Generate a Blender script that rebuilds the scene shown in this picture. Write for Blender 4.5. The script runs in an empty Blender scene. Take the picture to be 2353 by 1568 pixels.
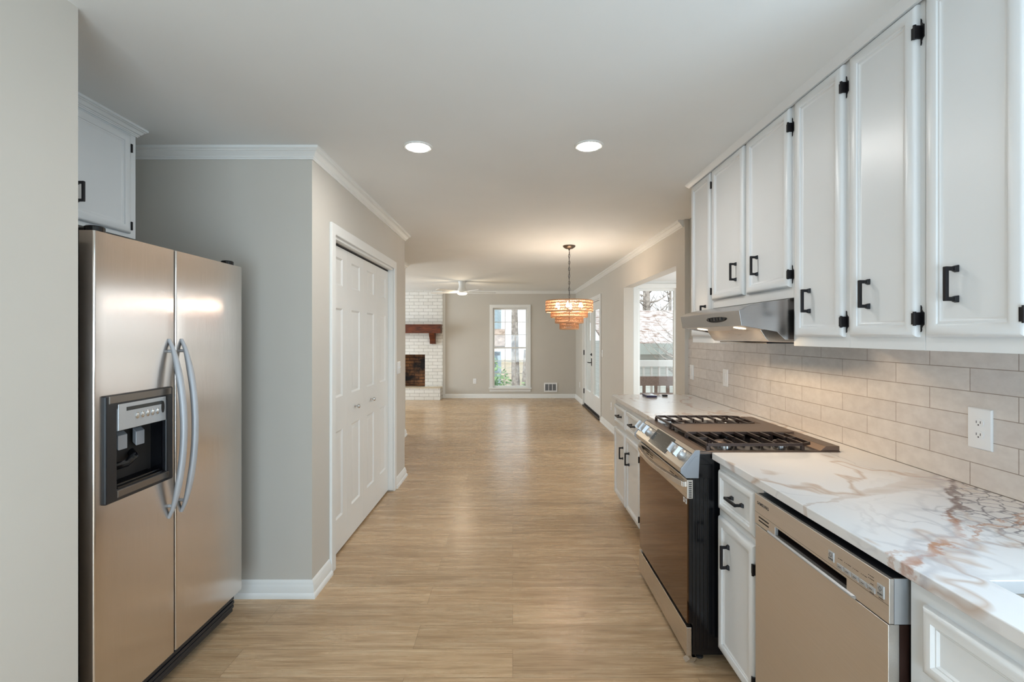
import bpy, bmesh, math, random
from mathutils import Vector, Matrix
C = bpy.context.scene
COL = C.collection
PI = math.pi

# ------------------------------------------------------------------ camera, world, light, exposure
F_PX, CX, CY, W, H = 1096.0, 1178.0, 772.0, 2353.0, 1568.0
cam_d = bpy.data.cameras.new('camera'); cam = bpy.data.objects.new('camera', cam_d); COL.objects.link(cam)
cam_d.sensor_fit = 'HORIZONTAL'; cam_d.sensor_width = 36.0
cam_d.lens = F_PX / W * 36.0
cam_d.shift_x = (W / 2 - CX) / W
cam_d.shift_y = (CY - H / 2) / W
cam_d.clip_start = 0.02; cam_d.clip_end = 300
cam.location = (0, 0, 1.42); cam.rotation_euler = (PI / 2, 0, 0)
C.camera = cam

C.view_settings.view_transform = 'Standard'; C.view_settings.look = 'None'
C.view_settings.exposure = 0.08; C.view_settings.gamma = 1.0
C.view_settings.use_curve_mapping = False
cy = C.cycles
cy.max_bounces = 7; cy.diffuse_bounces = 4; cy.glossy_bounces = 4; cy.transmission_bounces = 4
cy.transparent_max_bounces = 8; cy.sample_clamp_indirect = 6.0
cy.caustics_reflective = False; cy.caustics_refractive = False
cy.use_denoising = True

wd = bpy.data.worlds.new('world'); C.world = wd; wd.use_nodes = True
bg = wd.node_tree.nodes['Background']
bg.inputs['Color'].default_value = (0.88, 0.95, 1.0, 1); bg.inputs['Strength'].default_value = 2.3

def lamp(name, kind, loc, power, color=(1, 1, 1), rot=(0, 0, 0), size=None, size_y=None, shape=None, portal=False, spot=None, radius=None):
    l = bpy.data.lights.new(name, kind); l.energy = power; l.color = color
    if kind == 'AREA':
        l.shape = shape or ('RECTANGLE' if size_y else 'SQUARE'); l.size = size
        if size_y: l.size_y = size_y
        if portal: l.cycles.is_portal = True
    if spot: l.spot_size = spot; l.spot_blend = 0.7
    if radius is not None: l.shadow_soft_size = radius
    o = bpy.data.objects.new(name, l); o.location = loc; o.rotation_euler = rot; COL.objects.link(o)
    return o
sun = lamp('sun', 'SUN', (0, -5, 20), 2.2, (1, 0.95, 0.86), (math.radians(38), 0, math.radians(-12)))
sun.data.angle = 0.02
# sky light entering by each window and the glazed doors
lamp('portal_far', 'AREA', (-0.055, 11.02, 1.16), 1, rot=(-PI / 2, 0, 0), size=0.8, size_y=1.8, portal=True)
lamp('portal_bay', 'AREA', (2.72, 5.4, 1.28), 1, rot=(0, PI / 2, 0), size=1.6, size_y=1.8, portal=True)
lamp('portal_bayside', 'AREA', (1.98, 6.72, 1.2), 1, rot=(-PI / 2, 0, 0), size=0.5, size_y=1.8, portal=True)
lamp('portal_doors', 'AREA', (1.62, 8.85, 1.02), 1, rot=(0, PI / 2, 0), size=2.0, size_y=1.75, portal=True)
# daylight through the windows of the kitchen end, behind the camera and over the sink
DAY = (0.58, 0.80, 1.0)
lamp('daylight_back_window', 'AREA', (0.0, -2.05, 0.78), 60, DAY, (PI / 2, 0, 0), 1.85, 1.35)
lamp('daylight_sink_window', 'AREA', (1.53, 0.42, 1.62), 19, DAY, (0, PI / 2, 0), 0.9, 0.75)
lamp('daylight_bay_window', 'AREA', (2.66, 5.4, 1.28), 19, (0.84, 0.93, 1.0), (0, PI / 2, 0), 1.5, 1.75)
# unseen fill lamps added at the ceiling behind the camera, no fittings
for i, x in enumerate((-0.5, 0.45)):
    lamp('fill_behind_camera', 'AREA', (x, 0.0, 2.43), 3, (1.0, 0.97, 0.93), (0, 0, 0), 0.13, shape='DISK')
lamp('fill_family_room', 'AREA', (-4.93, 8.9, 1.35), 95, (0.78, 0.90, 1.0), (0, -PI / 2, 0), 1.5, 2.4)  # fill lamp added out of view to brighten the far room

# ------------------------------------------------------------------ helpers
def s(r, g, b):
    f = lambda c: ((c / 255 + 0.055) / 1.055) ** 2.4 if c > 10 else c / 255 / 12.92
    return (f(r), f(g), f(b), 1)

class NT:
    def __init__(self, name):
        self.m = bpy.data.materials.new(name); self.m.use_nodes = True
        self.t = self.m.node_tree; self.p = self.t.nodes['Principled BSDF']
    def n(self, typ, **kw):
        nd = self.t.nodes.new('ShaderNode' + typ)
        for k, v in kw.items():
            if k in nd.inputs: nd.inputs[k].default_value = v
            else: setattr(nd, k, v)
        return nd
    def l(self, a, b): self.t.links.new(a, b)
    def coords(self): return self.n('TexCoord').outputs['Object']
    def mapping(self, vec, scale=(1, 1, 1), loc=(0, 0, 0), rot=(0, 0, 0)):
        m = self.n('Mapping'); m.inputs['Scale'].default_value = scale; m.inputs['Location'].default_value = loc
        m.inputs['Rotation'].default_value = rot; self.l(vec, m.inputs['Vector']); return m.outputs['Vector']
    def ramp(self, fac, stops):
        r = self.n('ValToRGB'); e = r.color_ramp.elements
        while len(e) > 1: e.remove(e[-1])
        for i, (pos, c) in enumerate(stops):
            el = e[0] if i == 0 else e.new(pos)
            el.position = pos; el.color = c if len(c) == 4 else (*c, 1)
        self.l(fac, r.inputs['Fac']); return r.outputs['Color']
    def mix(self, fac, a, b, mode='MIX'):
        x = self.n('MixRGB', blend_type=mode)
        for sock, v in ((x.inputs['Fac'], fac), (x.inputs['Color1'], a), (x.inputs['Color2'], b)):
            if hasattr(v, 'links') or hasattr(v, 'is_linked'): self.l(v, sock)
            else: sock.default_value = v
        return x.outputs['Color']
    def math(self, op, a, b=0.0):
        x = self.n('Math', operation=op)
        for i, v in enumerate((a, b)):
            if hasattr(v, 'is_linked'): self.l(v, x.inputs[i])
            else: x.inputs[i].default_value = v
        return x.outputs[0]
    def noise(self, vec, scale, detail=3, rough=0.5, dist=0.0):
        x = self.n('TexNoise'); x.inputs['Scale'].default_value = scale; x.inputs['Detail'].default_value = detail
        x.inputs['Roughness'].default_value = rough; x.inputs['Distortion'].default_value = dist
        if vec is not None: self.l(vec, x.inputs['Vector'])
        return x.outputs['Fac']
    def bump(self, h, strength=0.1, dist=0.01):
        b = self.n('Bump'); b.inputs['Strength'].default_value = strength; b.inputs['Distance'].default_value = dist
        self.l(h, b.inputs['Height']); self.l(b.outputs['Normal'], self.p.inputs['Normal'])

def plain(name, col, rough=0.5, metal=0.0, bump=None, var=0.04, emit=None, estr=0.0, spec=None, coat=0.0):
    a = NT(name); p = a.p
    v = a.coords()
    nz = a.noise(v, 3.0, 2)
    dark = tuple(c * (1 - var) for c in col[:3]) + (1,); lite = tuple(min(1, c * (1 + var)) for c in col[:3]) + (1,)
    a.l(a.ramp(nz, [(0.3, dark), (0.7, lite)]), p.inputs['Base Color'])
    p.inputs['Roughness'].default_value = rough; p.inputs['Metallic'].default_value = metal
    if spec is not None: p.inputs['Specular IOR Level'].default_value = spec
    if coat: p.inputs['Coat Weight'].default_value = coat; p.inputs['Coat Roughness'].default_value = 0.1
    if bump: a.bump(a.noise(v, bump[0], 2), bump[1], 0.002)
    if emit: p.inputs['Emission Color'].default_value = (*emit[:3], 1); p.inputs['Emission Strength'].default_value = estr
    return a.m

def brushed(name, col, rough=0.22, axis=2, aniso=0.0, grain=(90, 90, 1.5)):
    a = NT(name); p = a.p; v = a.coords()
    nz = a.noise(a.mapping(v, grain), 6.0, 3)
    big = a.noise(v, 1.3, 2)
    c1 = tuple(c * 0.93 for c in col[:3]) + (1,); c2 = tuple(min(1, c * 1.05) for c in col[:3]) + (1,)
    a.l(a.mix(0.5, a.ramp(nz, [(0.3, c1), (0.7, c2)]), a.ramp(big, [(0.3, c1), (0.7, c2)])), p.inputs['Base Color'])
    p.inputs['Metallic'].default_value = 1.0
    a.l(a.ramp(nz, [(0.2, (rough * 0.85,) * 3), (0.8, (rough * 1.15,) * 3)]), p.inputs['Roughness'])
    if aniso:
        p.inputs['Anisotropic'].default_value = aniso
        tg = a.n('Tangent', direction_type='RADIAL', axis='Z'); a.l(tg.outputs[0], p.inputs['Tangent'])
        p.inputs['Anisotropic Rotation'].default_value = 0.0
    return a.m

def floor_mat():
    a = NT('oak_plank_floor'); p = a.p; v = a.coords()
    br = a.n('TexBrick', offset=0.37, offset_frequency=2, squash=1.0)
    br.inputs['Scale'].default_value = 1.0; br.inputs['Mortar Size'].default_value = 0.0011; br.inputs['Mortar Smooth'].default_value = 0.3
    br.inputs['Brick Width'].default_value = 1.22; br.inputs['Row Height'].default_value = 0.18
    br.inputs['Color1'].default_value = (0.0, 0, 0, 1); br.inputs['Color2'].default_value = (1, 1, 1, 1); br.inputs['Mortar'].default_value = (0.5, 0.5, 0.5, 1)
    br.inputs['Bias'].default_value = 0.0
    a.l(v, br.inputs['Vector'])
    off = a.n('CombineXYZ')
    k = a.math('MULTIPLY', br.outputs['Color'], 7.0)
    a.l(k, off.inputs['X']); a.l(k, off.inputs['Z'])
    add = a.n('VectorMath', operation='ADD'); a.l(v, add.inputs[0]); a.l(off.outputs[0], add.inputs[1])
    g1 = a.noise(a.mapping(add.outputs[0], (0.9, 9.0, 1)), 3.2, 5, 0.6, 0.5)
    g2 = a.noise(a.mapping(add.outputs[0], (1.6, 60.0, 1)), 3.0, 3, 0.6)
    knot = a.noise(a.mapping(add.outputs[0], (2.2, 9.0, 1)), 1.7, 2, 0.5, 1.2)
    base = a.ramp(g1, [(0.28, s(156, 123, 88)), (0.5, s(200, 166, 127)), (0.72, s(220, 193, 158))])
    base = a.mix(0.36, base, a.ramp(g2, [(0.32, s(142, 111, 78)), (0.68, s(228, 203, 168))]))
    tone = a.ramp(br.outputs['Color'], [(0.0, (0.86, 0.85, 0.84)), (0.5, (0.97, 0.96, 0.95)), (1.0, (1.06, 1.06, 1.06))])
    base = a.mix(1.0, base, tone, 'MULTIPLY')
    base = a.mix(a.ramp(knot, [(0.66, (0, 0, 0)), (0.78, (0.45, 0.45, 0.45))]), base, s(120, 88, 62))
    base = a.mix(a.ramp(br.outputs['Fac'], [(0.0, (0, 0, 0)), (1.0, (0.6, 0.6, 0.6))]), base, s(104, 80, 58))
    a.l(base, p.inputs['Base Color'])
    a.l(a.ramp(g1, [(0.3, (0.31,) * 3), (0.7, (0.25,) * 3)]), p.inputs['Roughness'])
    p.inputs['Specular IOR Level'].default_value = 0.55
    a.bump(g2, 0.012, 0.002)
    return a.m

def tile_mat():
    # running bond wall tile, long side along the wall (object y), courses along z
    a = NT('glazed_wall_tile'); p = a.p; v = a.coords()
    sep = a.n('SeparateXYZ'); a.l(v, sep.inputs[0])
    cmb = a.n('CombineXYZ'); a.l(sep.outputs['Y'], cmb.inputs['X']); a.l(sep.outputs['Z'], cmb.inputs['Y'])
    br = a.n('TexBrick', offset=0.5, offset_frequency=2)
    br.inputs['Scale'].default_value = 1.0; br.inputs['Mortar Size'].default_value = 0.0016; br.inputs['Mortar Smooth'].default_value = 0.2
    br.inputs['Brick Width'].default_value = 0.31; br.inputs['Row Height'].default_value = 0.0795
    br.inputs['Color1'].default_value = s(222, 214, 207); br.inputs['Color2'].default_value = s(212, 204, 198); br.inputs['Mortar'].default_value = s(150, 134, 122)
    a.l(a.mapping(cmb.outputs[0], (1, 1, 1), (TILE_PHASE, 0, 0)), br.inputs['Vector'])
    nz = a.noise(a.mapping(v, (1, 6, 9)), 3.0, 3, 0.6)
    cl = a.mix(0.16, br.outputs['Color'], a.ramp(nz, [(0.35, s(178, 168, 162)), (0.65, s(236, 230, 224))]))
    a.l(cl, p.inputs['Base Color'])
    a.l(a.ramp(br.outputs['Fac'], [(0, (0.16,) * 3), (1, (0.8,) * 3)]), p.inputs['Roughness'])
    h = a.mix(0.06, a.ramp(br.outputs['Fac'], [(0, (1, 1, 1)), (1, (0, 0, 0))]), a.noise(v, 14, 2))
    a.bump(h, 0.35, 0.002)
    return a.m

def marble_mat():
    a = NT('white_marble_quartz'); p = a.p; v = a.coords()
    # long flowing veins
    w = a.n('TexNoise'); w.inputs['Scale'].default_value = 1.6; w.inputs['Detail'].default_value = 4; a.l(v, w.inputs['Vector'])
    mixv = a.n('MixRGB', blend_type='ADD'); mixv.inputs['Fac'].default_value = 0.45; a.l(v, mixv.inputs['Color1']); a.l(w.outputs['Color'], mixv.inputs['Color2'])
    wv = mixv.outputs['Color']
    def vein(scale, width, mp, detail=4):
        nz = a.noise(a.mapping(wv, mp), scale, detail, 0.55)
        d = a.math('ABSOLUTE', a.math('SUBTRACT', nz, 0.5))
        return a.ramp(d, [(0.0, (1, 1, 1)), (width, (0, 0, 0))])
    v1 = vein(1.1, 0.016, (1.9, 0.9, 1))
    v2 = vein(2.4, 0.012, (1.3, 0.8, 1))
    v3 = a.ramp(a.noise(a.mapping(wv, (2.0, 0.8, 1), (3, 1, 0)), 1.5, 4, 0.6), [(0.52, (0, 0, 0)), (0.75, (1, 1, 1))])
    brk = a.ramp(a.noise(v, 2.2, 2), [(0.42, (0, 0, 0)), (0.62, (1, 1, 1))])
    col = a.mix(0.25, s(228, 226, 225), a.ramp(a.noise(wv, 2.0, 3), [(0.35, s(214, 211, 209)), (0.65, s(238, 237, 236))]))
    col = a.mix(a.math('MULTIPLY', v3, 0.22), col, s(186, 168, 152))
    col = a.mix(a.math('MULTIPLY', a.math('MULTIPLY', v2, brk), 0.5), col, s(150, 146, 152))
    col = a.mix(a.math('MULTIPLY', v1, 0.62), col, s(176, 140, 108))
    # the heavily veined end of the stone, beside the sink: webbed grey cells, a tan band and a rust vein
    sep = a.n('SeparateXYZ'); a.l(v, sep.inputs[0])
    X = a.math('ADD', sep.outputs['X'], 1.2); Y = a.math('ADD', sep.outputs['Y'], 1.5)      # run coordinates
    n1 = a.math('SUBTRACT', a.noise(v, 5.0, 5, 0.6), 0.5); n2 = a.math('SUBTRACT', a.noise(a.mapping(v, (1, 1, 1), (4, 2, 0)), 8.0, 5, 0.65), 0.5)
    def vor(scale, wdt, amt=0.10):
        vo = a.n('TexVoronoi', feature='DISTANCE_TO_EDGE'); vo.inputs['Scale'].default_value = scale
        mm = a.n('MixRGB', blend_type='ADD'); mm.inputs['Fac'].default_value = amt; a.l(v, mm.inputs['Color1'])
        w2 = a.n('TexNoise'); w2.inputs['Scale'].default_value = 9; w2.inputs['Detail'].default_value = 4; a.l(v, w2.inputs['Vector']); a.l(w2.outputs['Color'], mm.inputs['Color2'])
        a.l(mm.outputs['Color'], vo.inputs['Vector'])
        return a.ramp(vo.outputs['Distance'], [(0.0, (1, 1, 1)), (wdt * .35, (.8, .8, .8)), (wdt, (0, 0, 0))])
    mul = lambda p_, q_: a.math('MULTIPLY', p_, q_)
    def off(c0, c1, c2, nz, amp):   # signed distance in y from the curve y = c0 + c1 (x-.883) + c2 (x-.883)^2
        t_ = a.math('SUBTRACT', X, 0.883)
        f_ = a.math('ADD', a.math('ADD', mul(t_, c1), mul(mul(t_, t_), c2)), c0)
        return a.math('ADD', a.math('SUBTRACT', Y, f_), mul(nz, amp))
    def band(d_, w_, soft=1.0): return a.ramp(a.math('ABSOLUTE', d_), [(0.0, (1, 1, 1)), (w_ * .4, (.85, .85, .85)), (w_, (0, 0, 0))])
    dA = off(1.415, 0.42, 0.0, n1, 0.16); dB = off(1.05, 0.55, 0.65, n2, 0.22)
    wide = a.math('SUBTRACT', X, 0.90)
    tan_ = a.ramp(a.math('DIVIDE', a.math('ABSOLUTE', dA), a.math('MAXIMUM', mul(wide, 0.14), 0.008)), [(0.0, (1, 1, 1)), (0.75, (.7, .7, .7)), (1.0, (0, 0, 0))])
    streak = a.noise(a.mapping(v, (3, 22, 1), (0, 0, 0), (0, 0, 0.4)), 3.0, 4)
    col = a.mix(mul(mul(tan_, a.ramp(streak, [(0.3, (.45, .45, .45)), (0.7, (1, 1, 1))])), 0.62), col, s(184, 162, 146))
    cell = a.ramp(dB, [(0.0, (1, 1, 1)), (0.02, (0, 0, 0))])                     # the sink side of the rust vein
    near = a.ramp(a.math('ADD', Y, mul(n1, 0.25)), [(0.86, (0, 0, 0)), (0.98, (1, 1, 1))])
    cell = mul(cell, near)
    back = a.ramp(a.math('ADD', a.math('SUBTRACT', X, 1.0), mul(n1, 0.3)), [(0.20, (0, 0, 0)), (0.32, (1, 1, 1))])
    far_ = a.ramp(a.math('ABSOLUTE', a.math('ADD', dB, 0.0)), [(0.0, (1, 1, 1)), (0.22, (0, 0, 0))])
    col = a.mix(mul(far_, 0.22), col, s(190, 192, 202))
    col = a.mix(mul(mul(vor(7, 0.10), far_), 0.45), col, s(140, 140, 152))
    col = a.mix(mul(mul(cell, back), 0.35), col, s(206, 196, 186))
    col = a.mix(mul(mul(vor(21, 0.085), mul(cell, back)), 0.85), col, s(84, 80, 92))
    fl = a.ramp(a.noise(v, 6.0, 2), [(0.34, (0.25,) * 3), (0.52, (1, 1, 1))])
    col = a.mix(mul(mul(band(dB, 0.024), fl), mul(near, 0.95)), col, a.mix(back, s(164, 100, 54), s(104, 84, 84)))
    dC = off(1.10, 0.30, 0.2, n2, 0.30); col = a.mix(mul(mul(band(dC, 0.012), fl), mul(near, 0.7)), col, s(168, 112, 70))
    a.l(col, p.inputs['Base Color']); p.inputs['Roughness'].default_value = 0.16
    return a.m

def brick_mat(name, c1, c2, mortar, along='X', soot=False, msize=0.006):
    a = NT(name); p = a.p; v = a.coords()
    sep = a.n('SeparateXYZ'); a.l(v, sep.inputs[0]); cmb = a.n('CombineXYZ')
    if along == 'XY':
        a.l(a.math('ADD', sep.outputs['X'], sep.outputs['Y']), cmb.inputs['X'])
    else: a.l(sep.outputs[along], cmb.inputs['X'])
    a.l(sep.outputs['Z'], cmb.inputs['Y'])
    br = a.n('TexBrick', offset=0.5); br.inputs['Scale'].default_value = 1
    br.inputs['Mortar Size'].default_value = msize; br.inputs['Mortar Smooth'].default_value = 0.25
    br.inputs['Brick Width'].default_value = 0.212; br.inputs['Row Height'].default_value = 0.0755
    br.inputs['Color1'].default_value = c1; br.inputs['Color2'].default_value = c2; br.inputs['Mortar'].default_value = mortar
    a.l(cmb.outputs[0], br.inputs['Vector'])
    col = br.outputs['Color']
    nz = a.noise(v, 30, 3)
    col = a.mix(0.15, col, a.ramp(nz, [(0.3, tuple(c * .7 for c in c1[:3])), (0.7, c2)]))
    if soot:
        col = a.mix(a.ramp(a.noise(v, 4.0, 3), [(0.42, (0, 0, 0)), (0.62, (1, 1, 1))]), col, s(28, 20, 16))
    a.l(col, p.inputs['Base Color']); p.inputs['Roughness'].default_value = 0.7
    a.bump(a.ramp(br.outputs['Fac'], [(0, (1, 1, 1)), (1, (0, 0, 0))]), 0.6, 0.006)
    return a.m

def wood_mat(name, c1, c2, along=(1, 14, 14), rough=0.45):
    a = NT(name); v = a.coords()
    nz = a.noise(a.mapping(v, along), 3.0, 4, 0.6, 0.4)
    a.l(a.ramp(nz, [(0.3, c1), (0.7, c2)]), a.p.inputs['Base Color']); a.p.inputs['Roughness'].default_value = rough
    a.bump(nz, 0.2, 0.004); return a.m

def glass_mat():
    a = NT('window_glass'); t = a.t
    tr = a.n('BsdfTransparent'); tr.inputs['Color'].default_value = (0.96, 0.98, 0.98, 1)
    gl = a.n('BsdfGlossy'); gl.inputs['Roughness'].default_value = 0.02
    lw = a.n('LayerWeight'); fr = a.math('ADD', a.math('MULTIPLY', a.math('POWER', lw.outputs['Facing'], 5.0), 0.35), 0.02)
    mx = a.n('MixShader'); a.l(fr, mx.inputs[0]); a.l(tr.outputs[0], mx.inputs[1]); a.l(gl.outputs[0], mx.inputs[2])
    a.l(mx.outputs[0], t.nodes['Material Output'].inputs['Surface']); return a.m

def siding_mat(name, col, pitch=0.14):
    a = NT(name); v = a.coords(); sep = a.n('SeparateXYZ'); a.l(v, sep.inputs[0])
    fr = a.math('FRACT', a.math('MULTIPLY', sep.outputs['Z'], 1 / pitch))
    a.l(a.ramp(fr, [(0.0, tuple(c * .6 for c in col[:3])), (0.12, col), (1.0, col)]), a.p.inputs['Base Color'])
    a.p.inputs['Roughness'].default_value = 0.7; a.bump(fr, 0.4, 0.01); return a.m

def spotty(name, c1, c2, scale, lo=0.4, hi=0.6, rough=0.8):
    a = NT(name); v = a.coords()
    a.l(a.ramp(a.noise(v, scale, 5, 0.65), [(lo, c1), (hi, c2)]), a.p.inputs['Base Color']); a.p.inputs['Roughness'].default_value = rough; return a.m

# ------------------------------------------------------------------ mesh builder
def ident(u, v, h): return (u, v, h)
class MB:
    XF = None      # optional placement of a whole appliance (size and position)
    def __init__(self): self.v = []; self.f = []
    def add(self, vs, fs):
        if MB.XF: vs = [MB.XF(*p) for p in vs]
        o = len(self.v); self.v += [tuple(p) for p in vs]; self.f += [tuple(i + o for i in f) for f in fs]; return self
    def box(self, x0, x1, y0, y1, z0, z1, M=ident):
        vs = [M(x, y, z) for z in (z0, z1) for (x, y) in ((x0, y0), (x1, y0), (x1, y1), (x0, y1))]
        return self.add(vs, [(3, 2, 1, 0), (4, 5, 6, 7), (0, 1, 5, 4), (1, 2, 6, 5), (2, 3, 7, 6), (3, 0, 4, 7)])
    def frus(self, a, b, M=ident):   # a,b = (u0,u1,v0,v1,h)
        vs = [M(u, v, q[4]) for q in (a, b) for (u, v) in ((q[0], q[2]), (q[1], q[2]), (q[1], q[3]), (q[0], q[3]))]
        return self.add(vs, [(3, 2, 1, 0), (4, 5, 6, 7), (0, 1, 5, 4), (1, 2, 6, 5), (2, 3, 7, 6), (3, 0, 4, 7)])
    def prism(self, poly, a0, a1, M):   # poly of (p,q); M(p,q,a)
        n = len(poly); vs = [M(p, q, a) for a in (a0, a1) for (p, q) in poly]
        fs = [tuple(range(n))[::-1], tuple(range(n, 2 * n))] + [(i, (i + 1) % n, n + (i + 1) % n, n + i) for i in range(n)]
        return self.add(vs, fs)
    def loops(self, u0, u1, v0, v1, lp, M, back=True, cap=True):
        n0 = len(lp); vs = []
        for ins, h in lp:
            for (u, v) in ((u0 + ins, v0 + ins), (u1 - ins, v0 + ins), (u1 - ins, v1 - ins), (u0 + ins, v1 - ins)): vs.append(M(u, v, h))
        fs = []
        for k in range(n0 - 1):
            for i in range(4): fs.append((4 * k + i, 4 * k + (i + 1) % 4, 4 * k + 4 + (i + 1) % 4, 4 * k + 4 + i))
        if cap: fs.append(tuple(4 * (n0 - 1) + i for i in range(4)))
        if back: fs.append((3, 2, 1, 0))
        return self.add(vs, fs)
    def tube(self, pts, r, n=8, cap=True, closed=False):
        pts = [Vector(p) for p in pts]; m = len(pts); rs = r if isinstance(r, (list, tuple)) else [r] * m
        vs = []; ref = None
        for i, p in enumerate(pts):
            if closed: t = pts[(i + 1) % m] - pts[i - 1]
            else: t = pts[min(i + 1, m - 1)] - pts[max(i - 1, 0)]
            t.normalize()
            if ref is None: ref = Vector((0, 0, 1)) if abs(t.z) < 0.9 else Vector((1, 0, 0))
            a = t.cross(ref)
            if a.length < 1e-4: a = t.orthogonal()
            a.normalize(); b = a.cross(t).normalized(); ref = b
            for k in range(n):
                an = 2 * PI * (k + 0.5) / n; vs.append(p + (a * math.cos(an) + b * math.sin(an)) * rs[i])
        fs = []
        for i in range(m if closed else m - 1):
            j = (i + 1) % m
            for k in range(n): fs.append((i * n + k, i * n + (k + 1) % n, j * n + (k + 1) % n, j * n + k))
        if cap and not closed: fs += [tuple(range(n))[::-1], tuple(range((m - 1) * n, m * n))]
        return self.add(vs, fs)
    def lathe(self, prof, c, n=32, M=None):   # prof (r,z)
        M = M or (lambda x, y, z: (c[0] + x, c[1] + y, c[2] + z)); vs = []
        for r, z in prof:
            for k in range(n):
                a = 2 * PI * k / n; vs.append(M(r * math.cos(a), r * math.sin(a), z))
        m = len(prof); fs = []
        for i in range(m - 1):
            for k in range(n): fs.append((i * n + k, i * n + (k + 1) % n, (i + 1) * n + (k + 1) % n, (i + 1) * n + k))
        fs += [tuple(range(n))[::-1], tuple(range((m - 1) * n, m * n))]
        return self.add(vs, fs)
    def cells(self, us, vs_, filled, h0, h1, M):   # slab of grid cells with holes, M(u,v,h)
        nu, nv = len(us), len(vs_); idx = {}
        def vid(i, j, k):
            if (i, j, k) not in idx:
                idx[(i, j, k)] = len(self.v); q_ = M(us[i], vs_[j], (h0, h1)[k]); self.v.append(tuple(MB.XF(*q_) if MB.XF else q_))
            return idx[(i, j, k)]
        for i in range(nu - 1):
            for j in range(nv - 1):
                if not filled(i, j): continue
                self.f.append((vid(i, j, 1), vid(i + 1, j, 1), vid(i + 1, j + 1, 1), vid(i, j + 1, 1)))
                self.f.append((vid(i, j + 1, 0), vid(i + 1, j + 1, 0), vid(i + 1, j, 0), vid(i, j, 0)))
                for (di, dj, e) in ((-1, 0, ((i, j + 1), (i, j))), (1, 0, ((i + 1, j), (i + 1, j + 1))), (0, -1, ((i, j), (i + 1, j))), (0, 1, ((i + 1, j + 1), (i, j + 1)))):
                    a, b = i + di, j + dj
                    if 0 <= a < nu - 1 and 0 <= b < nv - 1 and filled(a, b): continue
                    p, q = e; self.f.append((vid(*p, 0), vid(*q, 0), vid(*q, 1), vid(*p, 1)))
        return self
    def sweep(self, prof, path):   # prof (out,z) ; path of (x,y), room on the LEFT of travel
        n = len(prof); m = len(path); vs = []
        P = [Vector(p) for p in path]
        for i in range(m):
            ns = []
            for (a, b) in ((i - 1, i), (i, i + 1)):
                if a < 0 or b >= m: continue
                d = (P[b] - P[a]).normalized(); ns.append(Vector((-d.y, d.x)))
            if len(ns) == 2:
                nn = (ns[0] + ns[1]); nn = nn / max(1e-6, nn.dot(ns[0]))
            else: nn = ns[0]
            for o, z in prof: q = P[i] + nn * o; vs.append((q.x, q.y, z))
        fs = []
        for i in range(m - 1):
            for k in range(n): fs.append((i * n + k, i * n + (k + 1) % n, (i + 1) * n + (k + 1) % n, (i + 1) * n + k))
        fs += [tuple(range(n))[::-1], tuple(range((m - 1) * n, m * n))]
        return self.add(vs, fs)
    def build(self, name, m, parent=None, bevel=0.0, seg=2, sharp=32, base=None, rot=0.0, merge=False):
        base = BASE.get(parent.name, (0, 0, 0)) if parent is not None else (base or (0, 0, 0))
        bm = bmesh.new(); vv = [bm.verts.new((p[0] - base[0], p[1] - base[1], p[2] - base[2])) for p in self.v]
        for f in self.f:
            try: bm.faces.new([vv[i] for i in f])
            except ValueError: pass
        if merge: bmesh.ops.remove_doubles(bm, verts=bm.verts, dist=1e-5)
        bmesh.ops.recalc_face_normals(bm, faces=bm.faces)
        for f in bm.faces: f.smooth = True
        for e in bm.edges:
            if len(e.link_faces) == 2: e.smooth = e.calc_face_angle(0) < math.radians(sharp)
            else: e.smooth = False
        me = bpy.data.meshes.new(name); bm.to_mesh(me); bm.free()
        if m: me.materials.append(m)
        o = bpy.data.objects.new(name, me); COL.objects.link(o)
        if parent is not None:
            o.parent = parent; BASE[o.name] = base
        else:
            o.location = base if not rot else RT(*base); o.rotation_euler = (0, 0, rot); BASE[o.name] = base
        if bevel:
            b = o.modifiers.new('bevel', 'BEVEL'); b.width = bevel; b.segments = seg; b.limit_method = 'ANGLE'; b.angle_limit = math.radians(35); b.harden_normals = True
        return o
BASE = {}
TH = 0.0055; PIV = (0.866, 1.5)    # the kitchen run stands very slightly turned
def RT(x, y, z):
    c, s_ = math.cos(TH), math.sin(TH); dx, dy = x - PIV[0], y - PIV[1]
    return (PIV[0] + c * dx - s_ * dy, PIV[1] + s_ * dx + c * dy, z)
def tag(o, label, cat, group=None):
    o['label'] = label; o['category'] = cat
    if group: o['group'] = group
    return o
def thing(name, label, cat, base, rot=0.0, group=None):
    o = bpy.data.objects.new(name, None); COL.objects.link(o); o.empty_display_size = 0.1
    o.location = RT(*base) if rot else base; o.rotation_euler = (0, 0, rot); BASE[o.name] = base
    return tag(o, label, cat, group)
def struct(o): o['kind'] = 'structure'; return o
def text_mb(txt, size, M, extr=0.0004):
    cu = bpy.data.curves.new('t', 'FONT'); cu.body = txt; cu.size = size; cu.extrude = extr; cu.offset = size * 0.006; cu.space_character = 1.15; cu.align_x = 'CENTER'; cu.align_y = 'CENTER'
    o = bpy.data.objects.new('t', cu); COL.objects.link(o); dg = bpy.context.evaluated_depsgraph_get(); dg.update()
    me = bpy.data.meshes.new_from_object(o.evaluated_get(dg)); mb = MB()
    mb.add([M(v.co.x, v.co.y, v.co.z) for v in me.vertices], [tuple(p.vertices) for p in me.polygons])
    bpy.data.objects.remove(o); bpy.data.curves.remove(cu); bpy.data.meshes.remove(me)
    return mb

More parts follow.
